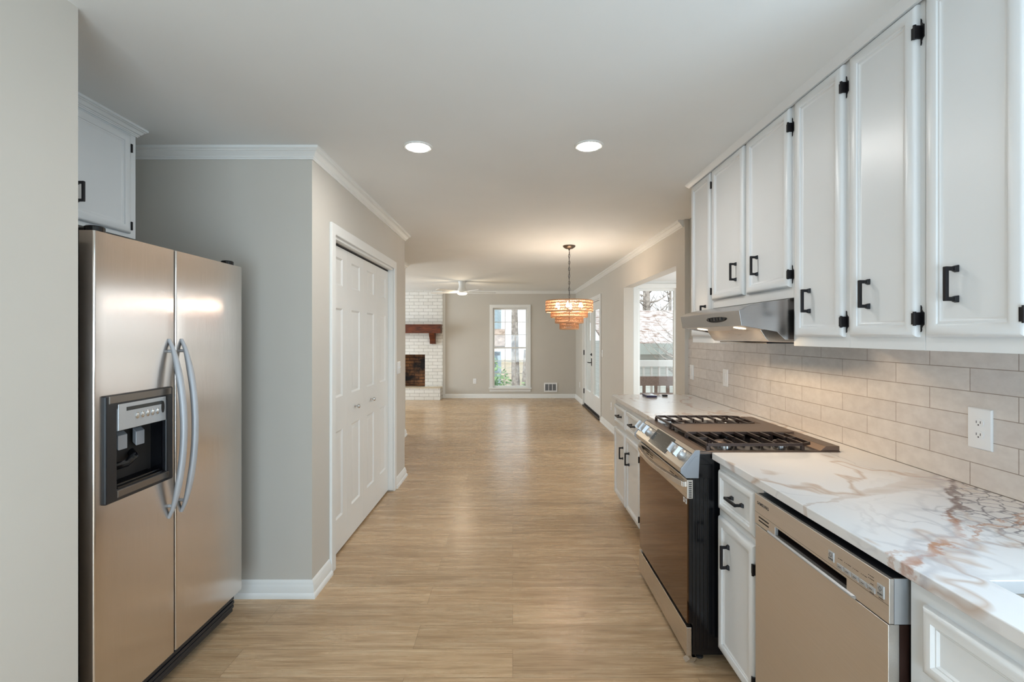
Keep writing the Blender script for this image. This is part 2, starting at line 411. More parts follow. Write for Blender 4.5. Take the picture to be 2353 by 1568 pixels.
# ------------------------------------------------------------------ materials
TILE_PHASE = 0.155
wall_m = plain('wall_paint_greige', s(205, 199, 189), 0.62, bump=(180, 0.05), var=0.012)
ceil_m = plain('ceiling_paint', s(234, 234, 232), 0.8, bump=(160, 0.05), var=0.01)
trim_m = plain('trim_paint_white', s(235, 234, 230), 0.35, var=0.01)
cab_m = plain('cabinet_paint_white', s(230, 231, 231), 0.32, var=0.012)
black_m = plain('black_iron', s(22, 20, 24), 0.42, 0.3, bump=(300, 0.1))
blackgl = plain('black_enamel', s(14, 14, 17), 0.14, var=0.05)
blackpl = plain('black_plastic', s(24, 24, 27), 0.35)
floor_m = floor_mat()
steel_m = brushed('brushed_steel_fridge', s(214, 206, 199), 0.20, aniso=0.9)
steel2 = brushed('brushed_steel', s(216, 210, 203), 0.30, grain=(60, 1.5, 60))
steel_dw = brushed('satin_steel', s(226, 221, 215), 0.42, grain=(60, 1.5, 60))
steel_hood = brushed('hood_steel', s(186, 184, 184), 0.24, grain=(1.5, 60, 60))
silver_pl = plain('silver_plastic', s(186, 188, 190), 0.38, 0.55)
grey_pl = plain('grey_cast_end_cap', s(158, 162, 168), 0.4, 0.5)
chrome_m = plain('chrome', s(220, 220, 220), 0.12, 1.0)
ovenglass = plain('oven_mirror_glass', s(112, 86, 62), 0.06, 1.0, var=0.02)
dispglass = plain('display_glass', s(60, 60, 58), 0.12, 0.3)
iron_m = plain('grate_iron', s(74, 62, 58), 0.34, 0.75, bump=(400, 0.1))
griddle_m = plain('griddle_plate', s(120, 104, 94), 0.4, 0.8)
marble_m = marble_mat()
glass_m = glass_mat()
white_pl = plain('white_plastic', s(240, 240, 240), 0.3, var=0.005)
dark_m = plain('dark_slot', s(30, 26, 24), 0.6)
grille_m = plain('fridge_grille_black', s(26, 28, 34), 0.4)
brass_m = plain('antique_bronze', s(96, 86, 76), 0.38, 0.8)
rattan_m = plain('woven_rattan', s(206, 162, 122), 0.6, var=0.15)
lens_m = plain('lit_lens', s(255, 252, 246), 0.4, emit=(1.0, 0.97, 0.93), estr=170)
bulb_m = plain('lit_bulb', s(255, 240, 215), 0.3, emit=(1.0, 0.84, 0.66), estr=230)
fanlens_m = plain('lit_fan_lens', s(255, 245, 225), 0.3, emit=(1.0, 0.84, 0.6), estr=9)
hoodlens_m = plain('lit_hood_lens', s(255, 245, 225), 0.3, emit=(1.0, 0.80, 0.55), estr=4)
paint_brick = brick_mat('white_painted_brick', s(226, 222, 214), s(236, 233, 227), s(172, 166, 158), 'XY', msize=0.0042)
fire_brick = brick_mat('sooty_fire_brick', s(176, 122, 76), s(140, 92, 56), s(30, 22, 18), 'XY', soot=True, msize=0.008)
hearth_top = plain('hearth_slab_beige', s(206, 190, 164), 0.7, bump=(40, 0.3), var=0.1)
mantel_m = wood_mat('dark_stained_timber', s(52, 20, 8), s(120, 56, 24), (2, 14, 14))

# ------------------------------------------------------------------ shell
ZC = 2.44
def mx(a): return lambda u, v, h: (h, u, v)          # panel in y,z with thickness along x
def my(a): return lambda u, v, h: (u, h, v)          # panel in x,z with thickness along y
o = MB().box(-6, 2.9, -3, 11.0, -0.06, 0).build('floor', floor_m); struct(o)
o = MB().box(-6, 2.9, -3, 11.1, ZC, ZC + 0.06).build('ceiling', ceil_m); struct(o)
def wallpanel(name, us, zs, hole, h0, h1, axis, m=wall_m, **kw):
    mb = MB(); mb.cells(us, zs, lambda i, j: (i, j) not in hole, h0, h1, mx(0) if axis == 'x' else my(0))
    return struct(mb.build(name, m, **kw))
WX0, WX1, WZ0, WZ1 = -0.45, 0.335, 0.24, 2.055
wallpanel('wall_far', [-6, -2.97, -1.965, WX0, WX1, 1.75], [0, WZ0, 0.255, 1.015, WZ1, ZC], {(3, 1), (3, 2), (3, 3), (1, 2)}, 10.88, 11.0, 'y')
wallpanel('wall_back', [-1.6, -0.95, 0.95, 1.75], [0, 0.08, 2.1, ZC], {(1, 1)}, -2.32, -2.2, 'y')
wallpanel('wall_left_near', [-2.32, 1.484], [0, ZC], set(), -1.6, -1.352, 'x')
wallpanel('wall_alcove_side', [-2.32, -1.6], [0, ZC], set(), 1.36, 1.484, 'y')
wallpanel('wall_alcove_back', [1.36, 6.8], [0, ZC], set(), -2.32, -2.2, 'x')
wallpanel('wall_pantry_side', [-2.2, -1.0915], [0, ZC], set(), 2.595, 2.70, 'y')
PY0, PY1, PZ = 2.90, 4.36, 2.035
wallpanel('wall_pantry_front', [2.70, PY0, PY1, 4.82], [0, PZ, ZC], {(1, 0)}, -1.20, -1.0915, 'x')
wallpanel('wall_pantry_end', [-2.2, -1.20], [0, ZC], set(), 4.72, 4.82, 'y')
wallpanel('wall_hall', [4.82, 6.8], [0, ZC], set(), -1.65, -1.53, 'x')
wallpanel('wall_family_near', [-6, -1.65], [0, ZC], set(), 6.68, 6.8, 'y')
wallpanel('wall_family_left', [6.8, 7.6, 10.2, 10.88], [0, 0.55, 2.1, ZC], {(1, 1)}, -5.1, -5.0, 'x')
# kitchen run wall (turned with the run), window over the sink
wallpanel('wall_right', [-2.3, 0.05, 0.80, 4.17], [0, 1.10, 2.10, ZC], {(1, 1)}, 1.56, 1.70, 'x', base=(1.56, 1.5, 0), rot=TH)
# dining wall
T2 = 0.01003; D0 = (1.505, 4.17)
def DW(x, y, z):
    c, q = math.cos(T2), math.sin(T2); return (D0[0] + c * x - q * y, D0[1] + q * x + c * y, z)
OB0, OB1, OBZ = 0.214, 2.20, 2.065      # bay opening
FD0, FD1, FDZ = 3.78, 5.56, 2.05      # glazed doors
mb = MB(); mb.cells([0, OB0, OB1, FD0, FD1, 6.75], [0, FDZ, OBZ, ZC], lambda i, j: not ((i == 1 and j < 2) or (i == 3 and j < 1)), 0, 0.13, lambda u, v, h: (h, u, v))
o = mb.build('wall_dining', wall_m); o.location = (D0[0], D0[1], 0); o.rotation_euler = (0, 0, T2); struct(o)
# bay
BZ = 2.17; BY0, BY1 = 4.22, 6.55
BGX0, BGX1, BGZ0, BGZ1 = 1.72, 2.26, 0.30, 2.075
wallpanel('wall_bay_far', [1.60, BGX0, BGX1, 2.82], [0, BGZ0, BGZ1, ZC], {(1, 1)}, BY1, BY1 + 0.12, 'y', trim_m)
wallpanel('wall_bay_front', [BY0 - 0.1, 4.5, 6.3, BY1 + 0.12], [0, 0.5, 2.08, ZC], {(1, 1)}, 2.70, 2.82, 'x', trim_m)
wallpanel('wall_bay_near', [1.66, 2.82], [0, ZC], set(), BY0 - 0.12, BY0, 'y', trim_m)
o = MB().box(1.63, 2.70, BY0, BY1, BZ, BZ + 0.05).build('ceiling_bay', ceil_m); struct(o)

# crown mouldings and baseboards
def crown(p=0.05, d=0.062, zt=ZC):
    return [(p * a, zt - d * b) for a, b in ((0, 0), (0, 1), (.16, 1), (.20, .94), (.20, .90), (.26, .88), (.30, .84), (.30, .76), (.36, .74), (.50, .62), (.62, .47), (.76, .36), (.80, .35), (.80, .29), (.92, .27), (1, .21), (1, 0))]
BBP = [(0, 0), (0.026, 0), (0.026, 0.012), (0.022, 0.022), (0.016, 0.028), (0.015, 0.058), (0.011, 0.066), (0.009, 0.078), (0.004, 0.090), (0, 0.093)]
TN = [0]
def trim(mb, m=trim_m, **kw):
    TN[0] += 1; return struct(mb.build('trim_%d' % TN[0], m, **kw))
trim(MB().sweep([(-a, b) for a, b in crown()], [(-2.2, 2.595), (-1.0915, 2.595), (-1.0915, 4.82), (-1.53, 4.82)]))
trim(MB().sweep([(-a, b) for a, b in crown()], [(-1.53, 4.87), (-1.53, 6.8), (-2.3, 6.8)]))
trim(MB().sweep([(-a, b) for a, b in crown()], [(-1.58, 10.88), (DW(0, 6.70, 0)[0], 10.88)]))
dp = [DW(0, 0.03, 0)[:2], DW(0, 6.68, 0)[:2]]
trim(MB().sweep(crown(), dp))
def bb(name, path, flip=True):
    pr = [(-a, b) for a, b in BBP] if flip else BBP
    return struct(MB().sweep(pr, path).build(name, trim_m))
bb('baseboard_pantry', [(-2.2, 2.595), (-1.0915, 2.595), (-1.0915, PY0 - 0.065)])
bb('baseboard_pantry_end', [(-1.0915, PY1 + 0.065), (-1.0915, 4.82), (-1.53, 4.82)])
bb('baseboard_hall', [(-1.53, 4.87), (-1.53, 6.8), (-2.3, 6.8)])
bb('baseboard_far', [(-1.57, 10.88), (DW(0, 6.7, 0)[0], 10.88)])
bb('baseboard_dining', [DW(0, OB1 + 0.0, 0)[:2], DW(0, FD0 - 0.07, 0)[:2]], False)
bb('baseboard_dining_far', [DW(0, FD1 + 0.07, 0)[:2], DW(0, 6.7, 0)[:2]], False)

# ------------------------------------------------------------------ pantry bifold doors
Xp = -1.0915
mb = MB(); MPc = lambda u, v, h: (Xp + h, u, v)
mb.cells([PY0 - 0.062, PY0 + 0.004, PY1 - 0.004, PY1 + 0.062], [0, PZ, PZ + 0.066], lambda i, j: not (i == 1 and j == 0), -0.0005, 0.017, MPc)
trim(mb, bevel=0.004)
mb = MB(); mb.box(-1.20, Xp, PY0 - 0.004, PY0 + 0.014, 0, PZ); mb.box(-1.20, Xp, PY1 - 0.014, PY1 + 0.004, 0.012, PZ); mb.box(-1.20, Xp, PY0, PY1, PZ - 0.018, PZ + 0.002)
trim(mb, bevel=0.002)
d1 = bpy.data.objects.new('door_1', None); COL.objects.link(d1); d1.location = (-1.15, 3.63, 0); BASE['door_1'] = (-1.15, 3.63, 0); struct(d1)
XL = -1.135; ZL0, ZL1 = 0.015, PZ - 0.034
lw = (PY1 - PY0 - 0.03) / 4
for k in range(4):
    y0 = PY0 + 0.015 + k * lw + 0.001; y1 = y0 + lw - 0.002
    M = lambda u, v, h: (XL + h, u, v)
    pw0, pw1 = y0 + 0.085, y1 - 0.085
    zr = [(0.23, 0.80), (1.02, 1.60), (1.75, 1.93)]
    mb = MB(); us = [y0, pw0, pw1, y1]; zs = [ZL0] + [z for r in zr for z in r] + [ZL1]
    mb.cells(us, zs, lambda i, j: not (i == 1 and j in (1, 3, 5)), -0.034, 0, M)
    for (a, b) in zr:
        mb.loops(pw0, pw1, a, b, [(0, 0), (0.004, -0.004), (0.012, -0.009), (0.020, -0.009), (0.038, -0.003), (0.042, -0.003)], M, back=False)
    leaf = mb.build('door_leaf', trim_m, d1)
    if k in (1, 2):
        yk = 3.43 if k == 1 else 3.81
        MB().lathe([(0.009, 0), (0.009, 0.003), (0.006, 0.006), (0.006, 0.016), (0.014, 0.022), (0.016, 0.030), (0.013, 0.036), (0.002, 0.039)], None, 20, lambda x, y, z: (XL + z, yk + x, 0.915 + y)).build('knob', chrome_m, leaf)
MB().box(-1.165, -1.135, PY0 + 0.02, PY1 - 0.02, ZL1 + 0.006, PZ - 0.018).build('door_track', dark_m, d1)

# ------------------------------------------------------------------ switches and outlets
def plate(name, label, M, w=0.072, h=0.116, kind='duplex', group=None, rot=0.0, base=(0, 0, 0)):
    t = thing(name, label, 'outlet' if kind == 'duplex' else 'switch', base, rot, group)
    MB().loops(-w / 2, w / 2, -h / 2, h / 2, [(0, 0), (0, 0.003), (0.003, 0.006), (0.006, 0.0065)], M).build('cover_plate', white_pl, t)
    if kind == 'duplex':
        for c in (-0.02, 0.02):
            f = MB().prism([(0.017 * math.cos(a), 0.0145 * math.sin(a)) for a in [2 * PI * i / 20 for i in range(20)]], 0.006, 0.0085, lambda p, q, a: M(p, q + c, a)).build('socket_face', white_pl, t)
            mb = MB(); mb.box(-0.0078, -0.0058, c - 0.002, c + 0.006, 0.0085, 0.0088, M); mb.box(0.0058, 0.0078, c - 0.002, c + 0.006, 0.0085, 0.0088, M)
            mb.box(-0.002, 0.002, c - 0.0095, c - 0.005, 0.0085, 0.0088, M); mb.build('slots', dark_m, f)
    elif kind == 'rocker':
        MB().frus((-0.016, 0.016, -0.033, 0.033, 0.006), (-0.014, 0.014, -0.031, 0.031, 0.0095), M).build('rocker', white_pl, t)
    elif kind == 'toggle':
        for c in (-0.023, 0.023) if w > 0.1 else (0,):
            MB().frus((c - 0.005, c + 0.005, -0.011, 0.011, 0.006), (c - 0.004, c + 0.004, 0.002, 0.012, 0.016), M).build('toggle', white_pl, t)
    return t
def Mwx(x, y, z, sgn): return lambda u, v, h: (x + sgn * h, y + u, z + v)   # on a wall facing sgn*x
plate('light_switch', 'white light switch on the wall past the pantry bifold doors', Mwx(-1.0915, 4.56, 1.115, 1), kind='toggle', w=0.115, base=(-1.0915, 4.56, 1.05))
plate('wall_outlet', 'white outlet low on the far wall between fireplace and window', lambda u, v, h: (-0.864 + u, 10.88 - h, 0.385 + v), base=(-0.864, 10.88, 0.32))
q = DW(0, 3.78 - 0.14, 0)
plate('light_switch', 'white light switch beside the glazed double doors', Mwx(q[0], q[1], 1.13, -1), kind='toggle', w=0.07, base=(q[0], q[1], 1.07))
q = DW(0, 7.13 - 4.17, 0)
plate('wall_outlet', 'white outlet low on the wall between glazed doors and the base cabinets', Mwx(q[0], q[1], 0.366, -1), base=(q[0], q[1], 0.3))
q = DW(0, 10.25 - 4.17, 0)
plate('wall_outlet', 'white outlet low on the right wall in the far corner beyond the glazed doors', Mwx(q[0], q[1], 0.366, -1), base=(q[0], q[1], 0.3))
def tilepl(y, z, kind, name, label, w=0.074, h=0.125):
    return plate(name, label, lambda u, v, hh: (1.55 - hh, y + u, z + v), w=w, h=h, kind=kind, rot=TH, base=(1.55, y, z - h / 2))
tilepl(1.575, 1.112, 'duplex', 'wall_outlet', 'large white double socket on the tiled backsplash above the dishwasher', 0.082, 0.135)
tilepl(3.44, 1.116, 'rocker', 'wall_switch', 'white switch plate on the tiles just past the hood, nearer of the two')
tilepl(4.08, 1.108, 'rocker', 'wall_switch', 'white switch plate at the far end of the tiled backsplash')

# ------------------------------------------------------------------ backsplash
o = MB().box(1.55, 1.5605, -0.3, 4.17, 0.914, 1.40).build('wall_backsplash', None, base=(1.56, 1.612, 0.914), rot=TH)
o.data.materials.append(tile_mat()); struct(o)
MB_T = MB(); MB_T.box(1.548, 1.5605, 4.168, 4.174, 0.914, 1.39)
trim(MB_T, base=(1.55, 4.17, 0.914), rot=TH)

# ------------------------------------------------------------------ cabinet kit
DOOR_LP = [(0, 0), (0, 0.009), (0.003, 0.014), (0.010, 0.018), (0.020, 0.020), (0.030, 0.0195), (0.037, 0.016), (0.0385, 0.012), (0.044, 0.012), (0.048, 0.0085), (0.054, 0.008)]
DRW_LP = [(0, 0), (0, 0.008), (0.003, 0.013), (0.010, 0.0175), (0.018, 0.019), (0.026, 0.018), (0.031, 0.012), (0.034, 0.012), (0.038, 0.0075), (0.043, 0.007)]
def pull(par, M, u, v, vertical=True, L=0.094, h0=0.008):
    mb = MB(); hw = 0.0055
    N = (lambda a, b, h: M(u + b, v + a, h)) if vertical else (lambda a, b, h: M(u + a, v + b, h))
    for sgn in (-1, 1):
        c = sgn * (L / 2 - hw)
        mb.frus((c - 0.010, c + 0.010, -0.008, 0.008, h0), (c - 0.0062, c + 0.0062, -0.0055, 0.0055, h0 + 0.012), N)
        mb.box(c - hw, c + hw, -0.005, 0.005, h0 + 0.012, h0 + 0.032, N)
    mb.box(-L / 2, L / 2, -0.0055, 0.0055, h0 + 0.026, h0 + 0.036, N)
    return mb.build('handle', black_m, par, bevel=0.0015, seg=1)
def hinge(par, M, u, v, sgn):     # sgn: direction (along u) from the door edge onto the frame
    mb = MB()
    pl = [(-0.040, 0.0), (-0.034, 0.003), (-0.028, 0.0025), (-0.022, 0.006), (-0.018, 0.011), (0.018, 0.011), (0.022, 0.006), (0.028, 0.0025), (0.034, 0.003), (0.040, 0.0)]
    poly = [(a, b) for a, b in pl]
    mb.prism([(v + a, u + sgn * (0.004 + b)) for a, b in poly], 0.0, 0.003, lambda p, q, a: M(q, p, a))
    mb.box(u - 0.001 * sgn, u + sgn * 0.006, v - 0.019, v + 0.019, 0.0, 0.021, M)
    mb.tube([M(u + sgn * 0.003, v - 0.021, 0.020), M(u + sgn * 0.003, v + 0.021, 0.020)], 0.0045, 8)
    mb.box(u - sgn * 0.010, u + sgn * 0.004, v - 0.017, v + 0.017, 0.015, 0.0195, M)
    return mb.build('hinge', black_m, par)
def door(par, y0, y1, z0, z1, M, lp=DOOR_LP, name='door'):
    return MB().loops(y0, y1, z0, z1, lp, M).build(name, cab_m, par, sharp=40, merge=True)

# wall cabinets along the run: doors' outer face at x=1.20
XU = 1.22     # face frame plane ; doors project to 1.20
MU = lambda u, v, h: (XU - h, u, v)
def wallcab(label, y0, y1, z0, z1, doors, group=None):
    t = thing('wall_cabinet', label, 'cabinet', (1.38, (y0 + y1) / 2, z0), TH, group)
    mb = MB(); mb.box(XU, 1.549, y0 + 0.0004, y1 - 0.0004, z0, z1); mb.build('body', cab_m, t, bevel=0.0012, seg=1)
    for (a, b, c, d, hy, hz, hs) in doors:
        dr = door(t, a, b, c, d, MU)
        pull(dr, MU, hy, hz)
        for zz in (c + 0.055, d - 0.085) if hs else ():
            hinge(dr, MU, a if hs < 0 else b, zz, hs)
    return t
ZT = 2.412; ZB = 1.376; ZD = 1.416
wallcab('white wall cabinet nearest the camera, cut off by the right picture edge', 1.085, 1.408, ZB, 2.43, [(1.122, 1.393, ZD, ZT, 1.30, 1.562, -1)], 'white wall cabinets over the worktop')
wallcab('white single-door wall cabinet, second from the right picture edge', 1.408, 1.722, ZB, 2.43, [(1.426, 1.706, ZD, ZT, 1.62, 1.562, -1)], 'white wall cabinets over the worktop')
wallcab('white single-door wall cabinet directly right of the range hood', 1.722, 2.062, ZB, 2.43, [(1.742, 2.033, ZD, ZT, 1.94, 1.562, -1)], 'white wall cabinets over the worktop')
wallcab('short white two-door wall cabinet directly above the range hood', 2.062, 2.878, 1.585, 2.43, [(2.075, 2.449, 1.632, ZT, 2.352, 1.766, -1), (2.482, 2.867, 1.632, ZT, 2.574, 1.766, 1)], 'white wall cabinets over the worktop')
wallcab('narrow white wall cabinet at the far end, left of the range hood', 2.878, 3.205, ZB, 2.43, [(2.896, 3.192, ZD, ZT, 2.976, 1.562, 0)], 'white wall cabinets over the worktop')
CAPP = [(0, 2.44), (0, 2.414), (0.012, 2.414), (0.016, 2.420), (0.022, 2.424), (0.030, 2.434), (0.034, 2.440)]
mb = MB(); mb.sweep(CAPP, [(1.212, -0.3), (1.212, 3.208), (1.55, 3.208)])
trim(mb, cab_m, base=(1.212, 1.5, 2.41), rot=TH)

# wall cabinet above the refrigerator
t = thing('wall_cabinet', 'white wall cabinet above the refrigerator with crown moulding', 'cabinet', (-2.02, 1.90, 1.893), 0)
XLc = -1.85; MLc = lambda u, v, h: (XLc + h, u, v)
MB().box(-2.199, XLc, 1.49, 2.341, 1.893, 2.405).build('body', cab_m, t, bevel=0.002)
dr = door(t, 1.915, 2.296, 1.912, 2.385, MLc); pull(dr, MLc, 2.012, 2.03, L=0.086)
for zz in (1.948, 2.322): MB().box(2.290, 2.2985, zz - 0.02, zz + 0.02, 0.001, 0.0205, MLc).build('hinge', black_m, dr)
dr = door(t, 1.515, 1.890, 1.912, 2.385, MLc); pull(dr, MLc, 1.80, 2.03, L=0.086)
MB().sweep([(-a, b) for a, b in crown(0.036, 0.045)], [(-1.85, 1.49), (-1.85, 2.341), (-2.199, 2.341)]).build('crown_moulding', cab_m, t)

# base cabinets
XB = 0.892; MBs = lambda u, v, h: (XB - h, u, v)
def basecab(label, y0, y1, zt=0.883, group='white base cabinets under the worktop', hole=None, xe=1.555):
    t = thing('base_cabinet', label, 'cabinet', (1.2, (y0 + y1) / 2, 0), TH, group)
    mb = MB()
    if hole:   # open box that the sink hangs in
        mb.box(XB, XB + 0.02, y0, y1, 0.088, zt); mb.box(XB + 0.02, xe, y0, y0 + 0.018, 0.088, zt); mb.box(XB + 0.02, xe, y1 - 0.018, y1, 0.088, zt); mb.box(XB + 0.02, xe, y0 + 0.018, y1 - 0.018, 0.088, 0.11); mb.box(xe - 0.012, xe, y0 + 0.018, y1 - 0.018, 0.11, zt)
    else: mb.box(XB, xe, y0, y1, 0.088, zt)
    mb.build('body', cab_m, t, bevel=0.0015, seg=1)
    MB().box(XB + 0.07, xe, y0 + 0.001, y1 - 0.001, 0, 0.0875).build('toe_kick', cab_m, t)
    return t
def hinge_b(dr, y, zs, sgn):
    for z in zs: hinge(dr, MBs, y, z, sgn)
t = basecab('white base cabinet at the far end of the worktop with two drawers and two doors', 2.85, 4.07)
for (a, b) in ((3.68, 4.05), (3.265, 3.645)):
    dr = door(t, a, b, 0.688, 0.846, MBs, DRW_LP, 'drawer'); pull(dr, MBs, (a + b) / 2, 0.767, False, 0.094, 0.007)
    dr = door(t, a, b, 0.092, 0.655, MBs)
    pull(dr, MBs, 3.755 if a > 3.5 else 3.57, 0.495)
    if a < 3.5: hinge_b(dr, a, (0.57, 0.16), -1)
t = basecab('narrow white base cabinet with one drawer and door between range and dishwasher', 1.692, 2.048)
dr = door(t, 1.732, 2.032, 0.686, 0.850, MBs, DRW_LP, 'drawer'); pull(dr, MBs, 1.872, 0.768, False, 0.094, 0.007)
dr = door(t, 1.732, 2.032, 0.092, 0.655, MBs); pull(dr, MBs, 1.945, 0.515); hinge_b(dr, 1.732, (0.57, 0.16), -1)
t = basecab('white sink base cabinet at the lower right corner, under the sink', 0.12, 1.072, hole=True)
for (a, b) in ((0.60, 1.028), (0.14, 0.57)):
    door(t, a, b, 0.695, 0.840, MBs, DRW_LP, 'false_drawer_front')
    dr = door(t, a, b, 0.092, 0.655, MBs); pull(dr, MBs, a + 0.07 if a > 0.5 else b - 0.07, 0.5)

# worktop: one stone slab, cut for the range and the sink
SX0, SX1, SY0, SY1 = 0.985, 1.40, 0.28, 0.985
xs = [0.867, SX0, SX1, 1.432, 1.5495]; ys = [-0.3, SY0, SY1, 2.068, 2.848, 4.11]
def wf(i, j):
    if j == 3: return i == 3
    if j == 1: return i != 1
    return True
mb = MB(); mb.cells(xs, ys, wf, 0.884, 0.914, ident)
o = mb.build('worktop', marble_m, base=(1.2, 1.5, 0.884), rot=TH, bevel=0.003, seg=2)
tag(o, 'white marbled stone worktop with gold and grey veins, running beside the range', 'worktop')
VB = o
# sink
t = thing('sink', 'undermount sink set in the worktop at the lower right picture corner', 'sink', (1.19, 0.63, 0.69), TH)
mb = MB()
ox0, ox1, oy0, oy1 = SX0 - 0.012, SX1 + 0.012, SY0 - 0.012, SY1 + 0.012
L = [((ox0 - .01, ox1 + .01, oy0 - .01, oy1 + .01), 0.8835), ((ox0, ox1, oy0, oy1), 0.8835), ((ox0 + .004, ox1 - .004, oy0 + .004, oy1 - .004), 0.87), ((ox0 + .01, ox1 - .01, oy0 + .01, oy1 - .01), 0.72), ((ox0 + .03, ox1 - .03, oy0 + .03, oy1 - .03), 0.70)]
vs = []; fs = []
for (a, b, c, d), z in L: vs += [(a, c, z), (b, c, z), (b, d, z), (a, d, z)]
for k in range(len(L) - 1):
    for i in range(4): fs.append((4 * k + i, 4 * k + (i + 1) % 4, 4 * k + 4 + (i + 1) % 4, 4 * k + 4 + i))
fs.append(tuple(4 * (len(L) - 1) + i for i in range(4)))
mb.add(vs, fs); mb.build('bowl', steel2, t)
MB().lathe([(0.045, 0.7005), (0.045, 0.703), (0.03, 0.703), (0.028, 0.7012)], (1.19, 0.63, 0), 24).build('drain', chrome_m, t)

# ------------------------------------------------------------------ refrigerator
FX = -1.44
t = thing('refrigerator', 'stainless steel side-by-side refrigerator with curved handles and an ice dispenser', 'refrigerator', (-1.67, 1.95, 0))
KF = 0.9306      # a 33 inch wide model: drawn at 36 inches, set at its own size
MB.XF = lambda x, y, z: (-1.34 + (x + 1.44) * KF, 1.531 + (y - 1.645) * KF, 0.0986 + z * KF if z > 0.08 else 0.045 + z * 1.6)
FY0, FY1, FYS, FZ0, FZ1 = 1.645, 2.545, 2.041, 0.075, 1.785
MB().box(-2.17, -1.512, FY0 + 0.005, FY1 - 0.005, 0.015, 1.775).build('cabinet_body', blackpl, t, bevel=0.004)
MB().box(-1.513, -1.497, FY0 + 0.012, FY1 - 0.012, FZ0 + 0.01, FZ1 - 0.012).build('door_gasket', dark_m, t)
def fdoor(y0, y1, name, hole=None):
    # slab with softly rounded front edges; profile in (y, x)
    pr = []; r = 0.007
    n = 7
    pts = [(y0, -1.496)]
    for k in range(n + 1):
        a = PI / 2 * k / n; pts.append((y0 + r - r * math.cos(a), FX - r + r * math.sin(a) - 0.004))
    for k in range(1, 8):
        q = k / 8; pts.append((y0 + r + (y1 - y0 - 2 * r) * q, FX - 0.004 + 0.0004 * math.sin(PI * q)))
    for k in range(n + 1):
        a = PI / 2 * (1 - k / n); pts.append((y1 - r + r * math.cos(a), FX - r + r * math.sin(a) - 0.004))
    pts.append((y1, -1.496))
    mb = MB()
    if not hole: mb.prism(pts, FZ0, FZ1, lambda p, q, a: (q, p, a))
    else:
        hy0, hy1, hz0, hz1 = hole
        # strips: below, above, and the two sides of the opening
        mb.prism(pts, FZ0, hz0, lambda p, q, a: (q, p, a)); mb.prism(pts, hz1, FZ1, lambda p, q, a: (q, p, a))
        front = lambda y: FX - 0.004 + 0.0004 * math.sin(PI * (y - y0 - r) / (y1 - y0 - 2 * r))
        lp = [p for p in pts if p[0] <= hy0 + 1e-6]; lp = [pts[0]] + [p for p in pts[1:] if p[0] < hy0] + [(hy0, front(hy0)), (hy0, -1.496)]
        rp = [(hy1, -1.496), (hy1, front(hy1))] + [p for p in pts[:-1] if p[0] > hy1 and p != pts[0]] + [pts[-1]]
        mb.prism(lp, hz0, hz1, lambda p, q, a: (q, p, a)); mb.prism(rp, hz0, hz1, lambda p, q, a: (q, p, a))
    return mb.build(name, steel_m, t, sharp=50)
DY0, DY1, DZ0, DZ1 = 1.690, 1.998, 0.835, 1.195
fz = fdoor(FY0, FYS - 0.004, 'freezer_door', (DY0, DY1, DZ0, DZ1))
fr = fdoor(FYS + 0.004, FY1, 'refrigerator_door')
def fhandle(par, y, lean):
    z0, z1 = 0.655, 1.405; n = 22; mb = MB()
    pts = []; rs = []
    for k in range(n + 1):
        q = k / n; z = z0 + (z1 - z0) * q; b = math.sin(PI * q) ** 0.72
        pts.append((FX - 0.004 + 0.062 * b, y + lean * math.sin(PI * q), z)); rs.append(0.005 + 0.0085 * min(1, 4 * min(q, 1 - q) + 0.25))
    mb.tube(pts, rs, 14)
    for z in (z0 + 0.05, z1 - 0.05): mb.tube([(FX - 0.006, y, z), (FX + 0.022, y, z)], 0.007, 8)
    return mb.build('handle', HM, par, sharp=50)
HM = plain('handle_satin_grey', s(176, 177, 180), 0.42, 0.25)
fhandle(fz, 2.003, 0.002); fhandle(fr, 2.078, -0.002)
# dispenser set in the freezer door
MD = lambda u, v, h: (FX - 0.001 + h, u, v)
mb = MB()
mb.cells([1.677, 1.728, 1.972, 2.012], [0.820, 0.862, 1.152, 1.207], lambda i, j: not (i == 1 and j == 1), -0.012, 0.010, MD)
disp = mb.build('ice_dispenser', blackpl, fz, bevel=0.006, seg=3)
mb = MB(); mb.box(1.728, 1.972, 0.855, 1.155, -0.11, -0.105, MD)
for a in (1.722, 1.972): mb.box(a, a + 0.006, 0.855, 1.155, -0.11, -0.011, MD)
mb.box(1.722, 1.978, 1.150, 1.158, -0.11, -0.011, MD); mb.box(1.722, 1.978, 0.852, 0.860, -0.11, -0.011, MD)
mb.build('niche', blackgl, disp)
MB().frus((1.726, 1.970, 1.070, 1.176, -0.006), (1.730, 1.966, 1.074, 1.170, 0.012), MD).build('control_panel', silver_pl, disp, bevel=0.002)
for k in range(5):
    y = 1.815 + k * 0.026
    MB().lathe([(0.0085, 0), (0.0085, 0.003), (0.007, 0.0045), (0.002, 0.005)], None, 16, lambda a, b, z, y=y: MD(y + a, 1.118 + b * 1.5, 0.0115 + z)).build('button', chrome_m, disp)
MB().lathe([(0.010, 0), (0.010, 0.002), (0.003, 0.003)], None, 16, lambda a, b, z: MD(1.948 + a * .8, 1.13 + b * 2.4, 0.0115 + z)).build('lock_key', dark_m, disp)
MB().box(1.765, 1.945, 1.142, 1.156, 0.0118, 0.0126, MD).build('icon_strip', dispglass, disp)
for y in (1.80, 1.885):
    mb = MB(); mb.frus((y - 0.022, y + 0.022, 1.005, 1.06, -0.045), (y - 0.022, y + 0.022, 0.990, 1.045, -0.030), MD)
    mb.tube([MD(y, 1.05, -0.05), MD(y, 1.083, -0.075)], 0.006, 8); mb.build('paddle', grey_pl, disp, bevel=0.004)
